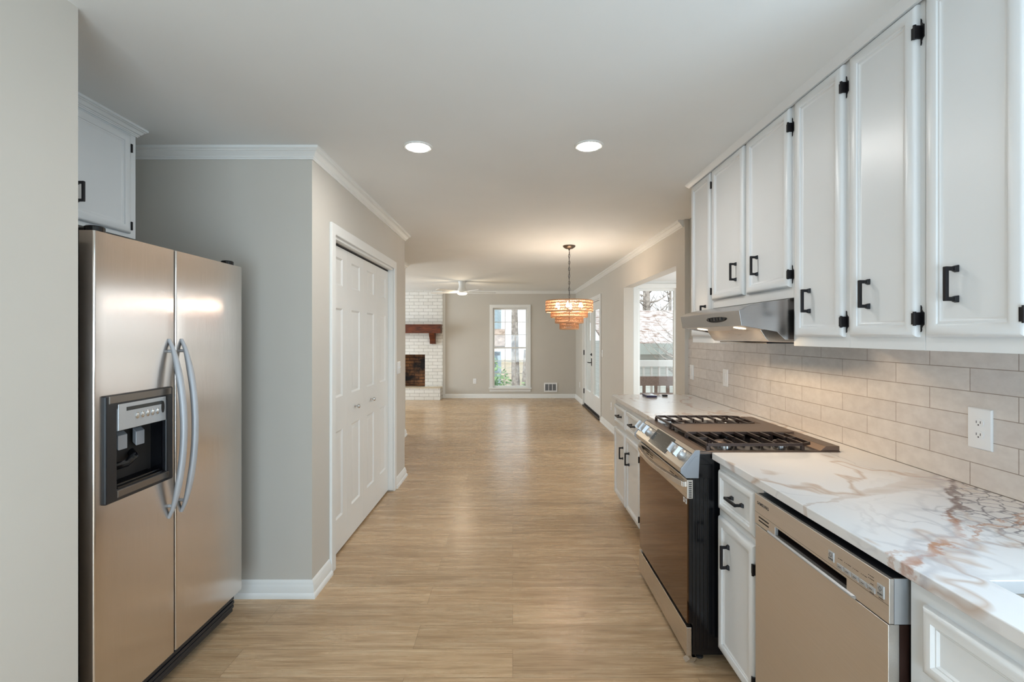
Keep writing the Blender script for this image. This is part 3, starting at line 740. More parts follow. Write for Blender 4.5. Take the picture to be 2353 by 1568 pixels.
MB().frus((1.690, 2.000, 1.176, 1.204, 0.0098), (1.693, 1.997, 1.178, 1.202, 0.0120), MD).build('trim_strip', plain('dark_steel_strip', s(120, 112, 104), 0.3, 0.8), disp)
MB().frus((1.726, 1.985, 0.832, 0.858, 0.0098), (1.729, 1.982, 0.834, 0.856, 0.0120), MD).build('trim_strip', bpy.data.materials['dark_steel_strip'], disp)
mb = MB(); mb.frus((1.735, 1.965, 0.861, 0.875, -0.10), (1.735, 1.965, 0.861, 0.868, 0.004), MD)
for k in range(8): mb.box(1.745, 1.955, 0.868 + k * 0.0003, 0.876, -0.095 + k * 0.012, -0.091 + k * 0.012, MD)
mb.build('drip_tray', blackgl, disp)
MB().tube([MD(1.74, 0.935, -0.03), MD(1.79, 0.94, -0.012), MD(1.84, 0.955, -0.02), MD(1.875, 0.965, -0.06)], 0.014, 10).build('chute', blackgl, disp)
mb = MB()
for i in range(5):
    z0 = 0.008 + i * 0.0125; xx = -1.492 + 0.014 * math.sin(0.4 + i * 0.55)
    mb.box(-1.53, xx, FY0 + 0.01, FY1 - 0.012, z0, z0 + 0.0095)
mb.box(-1.54, -1.515, FY0 + 0.01, FY1 - 0.012, 0.004, 0.072)
mb.build('base_grille', grille_m, t, bevel=0.0015, seg=1)
for y in (FY0 + 0.05, FY1 - 0.06):
    mb = MB(); mb.box(-1.66, -1.50, y - 0.025, y + 0.030, 1.776, 1.800); mb.lathe([(0.030, 1.786), (0.030, 1.806), (0.026, 1.810), (0.004, 1.811)], (-1.49, y + 0.005, 0), 20)
    mb.build('hinge_cover', blackgl, t)

MB.XF = None
for x in (-1.56, -1.95):
    for y in (1.60, 2.30): MB().lathe([(0.022, 0), (0.022, 0.012), (0.012, 0.018), (0.012, 0.075)], (x, y, 0), 14).build('foot', dark_m, t)
# ------------------------------------------------------------------ gas range
RY0, RY1 = 2.072, 2.844
t = thing('gas_range', 'stainless slide-in gas range with iron grates and mirror-glass oven door under the hood', 'range', (1.1, 2.458, 0), TH)
mb = MB(); mb.box(0.786, 1.428, RY0 + 0.004, RY1 - 0.004, 0.03, 0.905)
for k in range(4): mb.box(0.80 + k * 0.017, 0.806 + k * 0.017, RY0 + 0.0005, RY0 + 0.006, 0.06, 0.80)
mb.box(0.79, 0.872, RY0 + 0.001, RY0 + 0.006, 0.80, 0.86)
mb.build('body', blackgl, t, bevel=0.002, seg=2)
for y in (RY0 + 0.04, RY1 - 0.04):
    for x in (0.83, 1.39): MB().lathe([(0.016, 0), (0.016, 0.008), (0.009, 0.012), (0.009, 0.031)], (x, y, 0), 14).build('foot', dark_m, t)
MB().prism([(0.755, 0), (0.79, 0), (0.80, 0.012), (0.80, 0.022), (0.785, 0.022), (0.765, 0.008)], RY0 + 0.001, RY0 + 0.035, lambda p, q, a: (p, a, q)).build('floor_bracket', chrome_m, t)
# slanted control panel
PP = [(0.80, 0.919), (0.737, 0.841), (0.737, 0.825), (0.758, 0.804), (0.81, 0.804), (0.815, 0.919)]
MPr = lambda p, q, a: (p, a, q)
cp = MB().prism(PP, RY0 + 0.010, RY1 - 0.010, MPr).build('control_panel', steel2, t, bevel=0.002)
for (a, b) in ((RY0, RY0 + 0.010), (RY1 - 0.010, RY1)):
    ec = MB().prism([(0.799, 0.922), (0.733, 0.842), (0.733, 0.823), (0.757, 0.800), (0.812, 0.800), (0.818, 0.922)], a, b, MPr).build('end_cap', grey_pl, cp, bevel=0.002)
MB().prism([(0.795, 0.895), (0.760, 0.85), (0.755, 0.835), (0.765, 0.815), (0.805, 0.815), (0.808, 0.895)], RY0 - 0.0012, RY0 + 0.001, MPr).build('end_cap_inset', grey_pl, cp)
nx, nz = -(0.919 - 0.841), (0.80 - 0.737); ln = math.hypot(nx, nz); nx /= ln; nz /= ln    # outward normal of the slope
sx, sz = nz, -nx                                                                             # up the slope
def MS(u, v, h):   # u along y, v up the slope from its lower edge, h outward
    return (0.737 + sx * v + nx * h, u, 0.841 + sz * v + nz * h)
for y in (2.153, 2.235, 2.660, 2.735, 2.808):
    mb = MB()
    mb.lathe([(0.026, 0), (0.026, 0.004), (0.024, 0.006), (0.022, 0.022), (0.019, 0.024), (0.003, 0.024)], None, 28, lambda a, b, z, y=y: MS(y + a, 0.052 + b, z))
    mb.frus((y - 0.009, y + 0.009, 0.052 - 0.024, 0.052 + 0.024, 0.020), (y - 0.005, y + 0.005, 0.052 - 0.022, 0.052 + 0.022, 0.040), MS)
    kb = mb.build('knob', silver_pl, cp, sharp=40)
MB().box(2.315, 2.590, 0.008, 0.094, 0.0, 0.0018, MS).build('display', dispglass, cp)
mb = MB()
for (y, v, w_) in [(2.56, .075, .012), (2.54, .075, .010), (2.52, .075, .012), (2.555, .055, .010), (2.50, .03, .006), (2.48, .03, .006), (2.46, .03, .006), (2.44, .03, .006), (2.42, .026, .004), (2.40, .026, .004), (2.38, .055, .003), (2.365, .055, .003), (2.35, .055, .003), (2.38, .04, .003), (2.365, .04, .003), (2.35, .04, .003), (2.34, .075, .008)]:
    mb.box(y - w_ / 2, y + w_ / 2, v, v + 0.0016, 0.0018, 0.0021, MS)
mb.build('display_marks', grey_pl, cp)
# cooktop
mb = MB(); mb.box(0.80, 1.430, RY0 + 0.002, RY1 - 0.002, 0.905, 0.9175); mb.box(0.80, 0.845, RY0 + 0.002, RY1 - 0.002, 0.9175, 0.921)
mb.prism([(1.345, 0.9175), (1.43, 0.9175), (1.43, 0.938), (1.37, 0.938)], RY0 + 0.006, RY1 - 0.006, MPr)
mb.build('cooktop', griddle_m, t, bevel=0.0015, seg=1)
MB().box(0.86, 1.33, RY0 + 0.02, RY1 - 0.02, 0.9176, 0.9182).build('spill_tray', blackgl, t)
for (x, y, r) in ((0.97, 2.19, .048), (1.23, 2.19, .036), (0.97, 2.725, .042), (1.23, 2.725, .036), (1.10, 2.458, .045)):
    b = MB().lathe([(r, 0.918), (r, 0.926), (r * .9, 0.930), (r * .5, 0.931)], (x, y, 0), 28).build('burner', chrome_m, t)
    MB().lathe([(r * .8, 0.930), (r * .8, 0.936), (r * .7, 0.938), (0.004, 0.938)], (x, y, 0), 28).build('burner_cap', iron_m, b)
GT = 0.948
def bar(mb, p, q, w=0.010, h=0.012, z=GT):
    (x0, y0), (x1, y1) = p, q; d = Vector((x1 - x0, y1 - y0)); L_ = d.length; d /= L_; n = Vector((-d.y, d.x)) * w / 2
    c = [(x0 + n.x, y0 + n.y), (x1 + n.x, y1 + n.y), (x1 - n.x, y1 - n.y), (x0 - n.x, y0 - n.y)]
    k = 0.75; ct = [(x0 + n.x * k, y0 + n.y * k), (x1 + n.x * k, y1 + n.y * k), (x1 - n.x * k, y1 - n.y * k), (x0 - n.x * k, y0 - n.y * k)]
    mb.add([(a, b, z - h) for a, b in c] + [(a, b, z) for a, b in ct], [(3, 2, 1, 0), (4, 5, 6, 7), (0, 1, 5, 4), (1, 2, 6, 5), (2, 3, 7, 6), (3, 0, 4, 7)])
def grate(y0, y1):
    mb = MB(); x0, x1 = 0.858, 1.325
    for (p, q) in (((x0, y0), (x1 - 0.05, y0)), ((x0, y1), (x1 - 0.05, y1)), ((x0, y0), (x0, y1)), ((x1 - 0.05, y0), (x1, y0 + 0.03)), ((x1 - 0.05, y1), (x1, y1 - 0.03)), ((x1, y0 + 0.03), (x1, y1 - 0.03))): bar(mb, p, q)
    n = 7
    for k in range(n):
        x = x0 + 0.055 + k * (x1 - x0 - 0.10) / (n - 1)
        l = 0.095 if k % 2 else 0.118
        bar(mb, (x, y0), (x + 0.0, y0 + l)); bar(mb, (x, y1), (x, y1 - l))
        mb.box(x - .004, x + .004, y0 + l - 0.008, y0 + l, GT - 0.022, GT - 0.002); mb.box(x - .004, x + .004, y1 - l, y1 - l + 0.008, GT - 0.022, GT - 0.002)
    bar(mb, (x0, (y0 + y1) / 2), (x0 + 0.06, (y0 + y1) / 2)); bar(mb, (x1, (y0 + y1) / 2), (x1 - 0.06, (y0 + y1) / 2))
    for x in (x0, x1 - 0.05):
        for y in (y0, y1): mb.frus((x - .007, x + .007, y - .007, y + .007, 0.9185), (x - .006, x + .006, y - .006, y + .006, GT - 0.010))
    return mb.build('grate', iron_m, t)
grate(2.092, 2.345); grate(2.575, 2.826)
mb = MB(); mb.box(0.858, 1.395, 2.352, 2.568, GT - 0.012, GT - 0.002); mb.box(0.858, 0.870, 2.352, 2.568, GT - 0.012, GT)
for y in (2.36, 2.56):
    for x in (0.866, 1.38): mb.frus((x - .008, x + .008, y - .008, y + .008, 0.9185), (x - .006, x + .006, y - .006, y + .006, GT - 0.012))
mb.build('centre_griddle', griddle_m, t, bevel=0.002)
# oven door
mb = MB(); mb.box(0.768, 0.785, RY0 + 0.006, RY1 - 0.006, 0.165, 0.792); od = mb.build('oven_door', blackgl, t)
MB().box(0.763, 0.772, RY0 + 0.006, RY1 - 0.006, 0.166, 0.7085).build('oven_glass', ovenglass, od, bevel=0.001, seg=1)
MB().box(0.762, 0.790, RY0 + 0.004, RY1 - 0.004, 0.709, 0.793).build('door_top_band', steel2, od, bevel=0.003)
for c in (2.20, 2.27, 2.60, 2.67):
    for dz in (0.757, 0.768): MB().box(0.7612, 0.764, c - 0.028, c + 0.028, dz, dz + 0.004).build('vent_slot', dark_m, od)
for k in range(8): MB().box(0.770, 0.782, RY0 + 0.0032, RY0 + 0.0045, 0.716 + k * 0.009, 0.720 + k * 0.009).build('vent_slot', dark_m, od)
mb = MB(); pts = []
n = 20
for k in range(n + 1):
    q = k / n; pts.append((0.756 - 0.040 * math.sin(PI * q) ** 0.8, RY0 + 0.03 + (RY1 - RY0 - 0.06) * q))
vs = []; fs = []
for (x, y) in pts: vs += [(x - .010, y, 0.756), (x + .010, y, 0.756), (x + .010, y, 0.780), (x - .010, y, 0.780)]
for k in range(n):
    for i in range(4): fs.append((4 * k + i, 4 * k + (i + 1) % 4, 4 * k + 4 + (i + 1) % 4, 4 * k + 4 + i))
fs += [(3, 2, 1, 0), tuple(4 * n + i for i in range(4))]
mb.add(vs, fs); mb.box(0.748, 0.765, RY0 + 0.02, RY0 + 0.032, 0.756, 0.780); mb.box(0.748, 0.765, RY1 - 0.032, RY1 - 0.02, 0.756, 0.780)
mb.build('handle', steel2, od, bevel=0.002, sharp=40)
for k, y in enumerate((2.082, 2.108)):
    mb = MB(); mb.box(0.7622, 0.7632, y - 0.0, y + 0.014, 0.684, 0.706); st = mb.build('sticker', white_pl, od)
    MB().box(0.7618, 0.7624, y + 0.004, y + 0.010, 0.690, 0.700).build('sticker_print', grey_pl, st)
MB().box(0.760, 0.782, RY0 + 0.003, RY1 - 0.003, 0.026, 0.150).build('storage_drawer', steel2, t, bevel=0.002)

# ------------------------------------------------------------------ range hood
HY0, HY1 = 2.085, 2.800
t = thing('range_hood', 'stainless under-cabinet range hood with two lit lamps above the range', 'hood', (1.25, 2.45, 1.40), TH)
HP = [(1.548, 1.583), (1.215, 1.583), (1.09, 1.566), (1.035, 1.552), (1.003, 1.537), (0.993, 1.531), (1.004, 1.464), (1.012, 1.462)]
# shell: top, front and the two cheeks, open below
mb = MB()
th = 0.004
mb.prism(HP[:7] + [(1.010, 1.466), (0.999, 1.528), (1.012, 1.537), (1.04, 1.547), (1.095, 1.560), (1.215, 1.577), (1.548, 1.577)], HY0, HY1, MPr)
CH = [(1.548, 1.580), (1.215, 1.580), (1.09, 1.563), (1.035, 1.549), (0.996, 1.530), (1.006, 1.464), (1.16, 1.437), (1.195, 1.402), (1.548, 1.395)]
mb.prism(CH, HY0, HY0 + th, MPr); mb.prism(CH, HY1 - th, HY1, MPr)
mb.build('canopy', steel_hood, t, bevel=0.0015, seg=1)
MB().prism([(1.008, 1.466), (1.135, 1.447), (1.135, 1.451), (1.008, 1.470)], HY0 + 0.006, HY1 - 0.006, MPr).build('lamp_panel', steel2, t)
MB().prism([(1.136, 1.451), (1.165, 1.405), (1.18, 1.392), (1.50, 1.385), (1.50, 1.40), (1.18, 1.45)], HY0 + 0.10, HY1 - 0.03, MPr).build('filter_housing', steel2, t, bevel=0.003)
MB().box(1.19, 1.49, HY0 + 0.14, HY1 - 0.08, 1.3835, 1.3885).build('filter', dark_m, t)
for y in (2.235, 2.665):
    MB().lathe([(0.027, 0), (0.027, -0.002), (0.021, -0.003), (0.003, -0.003)], None, 24, lambda a, b, z, y=y: (1.068 + a, y + b, 1.4565 - 0.15 * a + z)).build('lamp', hoodlens_m, t)
    l = lamp('hood_lamp', 'SPOT', RT(1.068, y, 1.440), 7, (1.0, 0.76, 0.50), (0, math.radians(-28), 0), spot=math.radians(150), radius=0.02)
MHf = lambda u, v, h: (1.0 - 0.16 * v - h, u, 1.492 + v)
mb = MB(); mb.prism([(0.105 * math.cos(a), 0.013 * math.sin(a) * (1.25 if math.sin(a) < 0 else .8)) for a in [2 * PI * i / 28 for i in range(28)]], 0, 0.006, lambda p, q, a: MHf(2.325 + p, 0.008 + q, a))
cpn = mb.build('control_pod', blackgl, t)
for k in range(4): MB().box(2.255 + k * 0.034, 2.278 + k * 0.034, 0.001, 0.015, 0.006, 0.009, MHf).build('switch', dark_m if k % 2 else blackpl, cpn)
MB().prism([(0.009 * math.cos(2 * PI * i / 18), 0.009 * math.sin(2 * PI * i / 18)) for i in range(18)], 0.006, 0.012, lambda p, q, a: MHf(2.395 + p, 0.008 + q, a)).build('dial', blackpl, cpn)

# ------------------------------------------------------------------ dishwasher
t = thing('dishwasher', 'satin steel dishwasher with a pocket handle under the near worktop', 'dishwasher', (1.2, 1.384, 0), TH)
WY0, WY1, WX = 1.086, 1.682, 0.855
MWd = lambda u, v, h: (WX - h, u, v)
MB().box(0.905, 1.50, WY0 + 0.004, WY1 - 0.004, 0.10, 0.862).build('tub', blackpl, t)
MB().box(0.93, 1.4, WY0 + 0.01, WY1 - 0.01, 0.0, 0.0995).build('kick_plate', blackpl, t)
dw = MB().box(WX, 0.882, WY0 + 0.003, WY1 - 0.003, 0.098, 0.7595).build('door_panel', steel_dw, t, bevel=0.002)
MB().box(0.8825, 0.9045, WY0 + 0.004, WY1 - 0.004, 0.10, 0.758).build('door_inner', plain('brown_black_liner', s(52, 34, 28), 0.4), dw)
# console with the pocket cut out of it
zc0, zp1, zs, zc1 = 0.762, 0.796, 0.806, 0.866
mb = MB(); mb.cells([WY0, 1.225, 1.555, WY1], [zc0, zc0 + 0.006, zp1, zc1], lambda i, j: not (i == 1 and j == 1), -0.012, 0.0, MWd)
cons = mb.build('console', steel_dw, t, bevel=0.0015, seg=1)
MB().prism([(WX + 0.012, zc0), (0.905, zc0), (0.905, zc1), (WX + 0.012, zc1)], WY0, WY0 + 0.004, MPr).build('console_cheek', silver_pl, cons)
MB().box(WX + 0.0121, 0.903, WY0 + 0.0045, WY1, zc1 - 0.003, zc1 - 0.0004).build('console_top', blackpl, cons)
mb = MB(); mb.box(1.225, 1.555, zc0 + 0.006, zp1, -0.050, -0.047, MWd); mb.box(1.225, 1.555, zp1, zp1 + 0.003, -0.05, -0.012, MWd); mb.box(1.2205, 1.2245, zc0, zp1, -0.05, -0.012, MWd)
mb.frus((1.555, 1.558, zc0 + 0.006, zp1, -0.05), (1.500, 1.558, zc0 + 0.006, zp1, -0.049), MWd)
mb.build('handle_pocket', grey_pl, cons)
MB().frus((1.19, 1.60, zc0 - 0.002, zc0 + 0.008, 0.0), (1.20, 1.59, zc0, zc0 + 0.004, 0.006), MWd).build('handle_lip', silver_pl, cons, bevel=0.001, seg=1)
mb = MB(); mb.box(WY0 + 0.001, WY1 - 0.001, 0.8035, 0.8042, 0, 0.0003, MWd); mb.build('console_seam', dark_m, cons)
for z in (0.778, 0.790): MB().box(1.592, 1.655, z, z + 0.0045, 0.0, 0.0006, MWd).build('vent_slot', dark_m, cons)
MT = lambda cy_, cz: (lambda x, y, z: (WX - 0.0003 - z, cy_ - x, cz + y))
ink = plain('printed_ink', s(62, 56, 52), 0.5)
text_mb('SAMSUNG', 0.0145, MT(1.628, 0.8385)).build('lettering', ink, cons)
def button(y, z, w, h, parts):
    b = MB().loops(y - w / 2, y + w / 2, z - h / 2, z + h / 2, [(0, 0), (0.0005, 0.0018), (0.0015, 0.0024)], MWd).build('button', silver_pl if w > .0 else None, cons)
    return b
b = button(1.281, 0.828, 0.022, 0.026, 0)
MB().tube([(WX - 0.0026, 1.281 + 0.005 * math.cos(2 * PI * k / 20), 0.832 + 0.005 * math.sin(2 * PI * k / 20)) for k in range(20)], 0.0005, 5, closed=True).build('power_mark', ink, b)
text_mb('POWER', 0.0048, lambda x, y, z: (WX - 0.0027 - z, 1.281 - x, 0.8205 + y), 0.0002).build('lettering', ink, b)
for k in range(5): button(1.246 - k * 0.0268, 0.8155, 0.024, 0.0125, 0)
b = button(1.110, 0.826, 0.021, 0.029, 0)
MB().tube([(WX - 0.0026, 1.110 + a, 0.831 + c) for a, c in ((0.005, 0), (0, 0.006), (-0.005, 0), (0, -0.006))], 0.0005, 5, closed=True).build('start_mark', ink, b)
text_mb('START', 0.0048, lambda x, y, z: (WX - 0.0027 - z, 1.110 - x, 0.8185 + y), 0.0002).build('lettering', ink, b)
mb = MB()
for (y, z, w_) in [(1.253, .835, .003), (1.244, .835, .010), (1.230, .835, .002), (1.224, .835, .003), (1.214, .835, .012), (1.200, .835, .002), (1.194, .835, .003), (1.186, .835, .008), (1.172, .835, .002), (1.166, .835, .003), (1.158, .835, .008), (1.148, .845, .003), (1.138, .845, .013), (1.148, .838, .003), (1.138, .838, .014), (1.138, .827, .010), (1.138, .806, .014), (1.110, .808, .014)] + [(1.246 - k * 0.0268, .8155, .010) for k in range(5)]:
    mb.box(y - w_ / 2, y + w_ / 2, z - 0.0007, z + 0.0007, 0.0, 0.0027 if abs(z - .8155) < 1e-4 else 0.0004, MWd)
mb.build('printed_marks', ink, cons)

# ------------------------------------------------------------------ small things on the worktop
t = thing('phone_case', 'dark blue rimmed phone lying at the far end of the worktop', 'phone', (1.15, 3.97, 0.914), TH)
MB().box(1.110, 1.195, 3.90, 4.04, 0.9143, 0.930).build('case', plain('navy_case', s(52, 48, 84), 0.4), t, bevel=0.004)
MB().box(1.114, 1.191, 3.904, 4.036, 0.9302, 0.931).build('screen', plain('phone_screen', s(190, 194, 204), 0.1), t)
t = thing('key_ring', 'bunch of keys with a black fob beside the phone on the worktop', 'keys', (1.26, 3.99, 0.914), TH)
MB().tube([(1.235 + 0.014 * math.cos(2 * PI * k / 16), 3.99 + 0.014 * math.sin(2 * PI * k / 16), 0.919) for k in range(16)], 0.0016, 6, closed=True).build('ring', chrome_m, t)
keym = plain('key_brass', s(170, 130, 90), 0.35, 0.9)
for a in (0.4, 1.5, 2.6):
    mb = MB(); c, q = math.cos(a), math.sin(a); MK = lambda u, v, h, c=c, q=q, a=a: (1.235 + c * u - q * v, 3.99 + q * u + c * v, 0.9175 + h + 0.003 * a)
    mb.box(0.012, 0.030, -0.010, 0.010, 0, 0.002, MK); mb.box(0.030, 0.055, -0.004, 0.004, 0, 0.002, MK); mb.build('key', keym, t)
MB().box(1.262, 1.305, 3.965, 3.995, 0.9143, 0.928).build('fob', blackpl, t, bevel=0.005)

# ------------------------------------------------------------------ ceiling lights
for (x, y, lab) in ((-0.511, 2.572, 'round recessed downlight in the ceiling nearer the pantry, left of the pair'), (0.408, 2.558, 'round recessed downlight in the ceiling nearer the wall cabinets, right of the pair')):
    t = thing('downlight', lab, 'ceiling light', (x, y, ZC), 0, 'recessed kitchen downlights')
    MB().lathe([(0.078, 0), (0.0775, -0.003), (0.070, -0.007), (0.062, -0.006), (0.060, -0.001)], (x, y, ZC), 40).build('trim_ring', trim_m, t)
    MB().lathe([(0.0625, -0.0045), (0.05, -0.0068), (0.02, -0.008), (0.002, -0.008)], (x, y, ZC), 40).build('lens', lens_m, t)

# ------------------------------------------------------------------ woven chandelier
hx, hy = 0.64, 5.40
t = thing('chandelier', 'tiered woven rattan chandelier hanging on a chain with six lit bulbs', 'chandelier', (hx, hy, 1.494))
MB().lathe([(0.070, ZC), (0.070, ZC - 0.010), (0.064, ZC - 0.018), (0.040, ZC - 0.034), (0.012, ZC - 0.038), (0.008, ZC - 0.05), (0.003, ZC - 0.055)], (hx, hy, 0), 36).build('canopy', brass_m, t)
mb = MB(); z = ZC - 0.055; k = 0; LL = 0.050
while z > 1.84:
    pts = []
    for i in range(14):
        a = 2 * PI * i / 14; u = 0.009 * math.cos(a); w = (LL / 2 - 0.004) * math.sin(a)
        pts.append((hx + (u if k % 2 else 0), hy + (0 if k % 2 else u), z - LL / 2 + w + 0.004))
    mb.tube(pts, 0.0022, 6, closed=True); z -= LL - 0.012; k += 1
mb.tube([(hx + 0.004 * math.sin(i * 1.1), hy + 0.004 * math.cos(i * 1.1), ZC - 0.05 - i * 0.02) for i in range(31)], 0.0022, 5)
mb.build('chain', black_m, t)
mb = MB(); mb.tube([(hx, hy, 1.845), (hx, hy, 1.56)], 0.006, 8)
for i in range(6):
    a = 2 * PI * i / 6 + 0.3; ex, ey = hx + 0.15 * math.cos(a), hy + 0.15 * math.sin(a)
    mb.tube([(hx, hy, 1.70), (hx + 0.09 * math.cos(a), hy + 0.09 * math.sin(a), 1.675), (ex, ey, 1.69), (ex, ey, 1.705)], 0.004, 6); mb.lathe([(0.011, 1.70), (0.011, 1.728), (0.004, 1.728)], (ex, ey, 0), 10)
for (R_, z_) in ((0.255, 1.812), (0.20, 1.69), (0.15, 1.626), (0.10, 1.562)):
    for i in range(3):
        a = 2 * PI * i / 3 + 0.5; mb.tube([(hx, hy, z_), (hx + R_ * math.cos(a), hy + R_ * math.sin(a), z_)], 0.003, 5)
mb.build('frame', black_m, t)
for i in range(6):
    a = 2 * PI * i / 6 + 0.3
    MB().lathe([(0.004, 1.728), (0.013, 1.738), (0.019, 1.752), (0.014, 1.770), (0.005, 1.790), (0.001, 1.800)], (hx + 0.15 * math.cos(a), hy + 0.15 * math.sin(a), 0), 12).build('bulb', bulb_m, t)
for (R_, za, zb, rows) in ((0.262, 1.692, 1.815, 4), (0.204, 1.630, 1.700, 2), (0.155, 1.566, 1.640, 2), (0.104, 1.496, 1.576, 2)):
    mb = MB(); n = int(150 * R_ / 0.262)
    for r in range(rows + 1):
        z = za + (zb - za) * r / rows
        mb.tube([(hx + R_ * math.cos(2 * PI * i / 48), hy + R_ * math.sin(2 * PI * i / 48), z) for i in range(48)], 0.0062 if r in (0, rows) else 0.0048, 6, closed=True)
    for r in range(rows):
        z0 = za + (zb - za) * r / rows; z1 = za + (zb - za) * (r + 1) / rows
        for sgn in (1, -1):
            pts = []
            for i in range(n):
                a = 2 * PI * (i + 0.25 * r) / n; rr = R_ + sgn * 0.0025
                pts.append((hx + rr * math.cos(a), hy + rr * math.sin(a), z0 if (i % 2) == (sgn > 0) else z1))
            if n % 2: pts.pop()
            mb.tube(pts, 0.0042, 5, closed=True)
    mb.build('woven_tier', rattan_m, t, sharp=60)

# ------------------------------------------------------------------ ceiling fan
fx, fy = -0.946, 8.94
t = thing('ceiling_fan', 'low white five-blade ceiling fan with a lit lamp near the fireplace', 'fan', (fx, fy, ZC))
MB().lathe([(0.072, ZC), (0.070, ZC - 0.02), (0.062, ZC - 0.07), (0.066, ZC - 0.12), (0.085, ZC - 0.16), (0.098, ZC - 0.185), (0.098, ZC - 0.215), (0.085, ZC - 0.218)], (fx, fy, 0), 36).build('motor_housing', trim_m, t)
MB().lathe([(0.090, ZC - 0.217), (0.088, ZC - 0.232), (0.070, ZC - 0.248), (0.03, ZC - 0.255), (0.002, ZC - 0.256)], (fx, fy, 0), 36).build('light_lens', fanlens_m, t)
for k in range(5):
    a = math.radians(18 + 72 * k); c, q = math.cos(a), math.sin(a); mb = MB()
    MBl = lambda u, v, h, c=c, q=q: (fx + c * u - q * v, fy + q * u + c * v, ZC - 0.198 + h + 0.16 * v)
    mb.prism([(0.085, -0.03), (0.085, 0.03), (0.20, 0.055), (0.58, 0.062), (0.645, 0.045), (0.655, 0.0), (0.645, -0.045), (0.58, -0.062), (0.20, -0.055)], -0.004, 0.004, MBl)
    mb.build('blade', trim_m, t)
lamp('fan_lamp', 'POINT', (fx, fy, ZC - 0.30), 12, (1.0, 0.84, 0.62), radius=0.08)

# ------------------------------------------------------------------ fireplace
t = thing('fireplace', 'white painted brick fireplace with a sooty firebox on the far wall', 'fireplace', (-2.5, 10.75, 0))
FBX0, FBX1, FBZ0, FBZ1 = -2.95, -1.985, 0.275, 0.995
mb = MB(); mb.cells([-3.45, FBX0, FBX1, -1.585], [0, FBZ0, FBZ1, 2.439], lambda i, j: not (i == 1 and j == 1), 10.80, 10.879, my(0)); mb.build('chimney_breast', paint_brick, t)
mb = MB(); mb.box(-3.45, -1.60, 10.52, 10.799, 0, 0.262); hb = mb.build('raised_hearth', paint_brick, t)
MB().box(-3.46, -1.595, 10.51, 10.799, 0.2625, 0.274).build('hearth_slab', hearth_top, hb, bevel=0.004)
mb = MB(); mb.box(FBX0 - .02, FBX0, 10.801, 11.35, FBZ0, FBZ1 + .02); mb.box(FBX1, FBX1 + .02, 10.88, 11.35, FBZ0, FBZ1 + .02); mb.box(FBX0, FBX1, 11.33, 11.35, FBZ0, FBZ1); mb.box(FBX0, FBX1, 10.80, 11.35, FBZ0 - .02, FBZ0); mb.box(FBX0, FBX1, 10.88, 11.35, FBZ1, FBZ1 + .02)
mb.build('firebox', fire_brick, t)
mt = thing('mantel_shelf', 'dark stained timber mantel shelf on corbels across the white brick fireplace', 'mantel', (-2.5, 10.7, 1.3))
mb = MB(); mb.box(-3.38, -1.60, 10.56, 10.80, 1.478, 1.655); mb.box(-3.40, -1.585, 10.545, 10.80, 1.655, 1.672)
mb.build('shelf', mantel_m, mt, bevel=0.003)
for x in (-1.80, -3.18):
    MB().prism([(10.80, 1.478), (10.60, 1.478), (10.62, 1.41), (10.70, 1.33), (10.72, 1.24), (10.80, 1.235)], x - 0.062, x + 0.062, lambda p, q, a: (a, p, q)).build('corbel', mantel_m, mt, bevel=0.003)
trim(MB().box(-1.585, -1.535, 10.86, 10.882, 0.0, ZC - 0.03))
t = thing('wall_register', 'white louvred vent register low on the far wall right of the window', 'vent', (0.865, 10.88, 0.14))
mb = MB(); MV = lambda u, v, h: (u, 10.88 - h, v)
ux = [0.715, 0.742, 0.818, 0.830, 0.900, 0.912, 0.988, 1.015]
mb.cells(ux, [0.140, 0.170, 0.318, 0.348], lambda i, j: not (j == 1 and i in (1, 3, 5)), 0, 0.012, MV); mb.build('frame', white_pl, t)
MB().box(0.73, 1.0, 0.16, 0.33, 0.0, 0.002, MV).build('duct_opening', plain('duct_grey', s(120, 124, 130), 0.5), t)
mb = MB()
for k in range(12):
    z = 0.174 + k * 0.0122
    for (a, b) in ((0.742, 0.818), (0.830, 0.900), (0.912, 0.988)): mb.frus((a, b, z, z + 0.002, 0.003), (a, b, z + 0.007, z + 0.009, 0.010), MV)
mb.build('louvres', silver_pl, t)

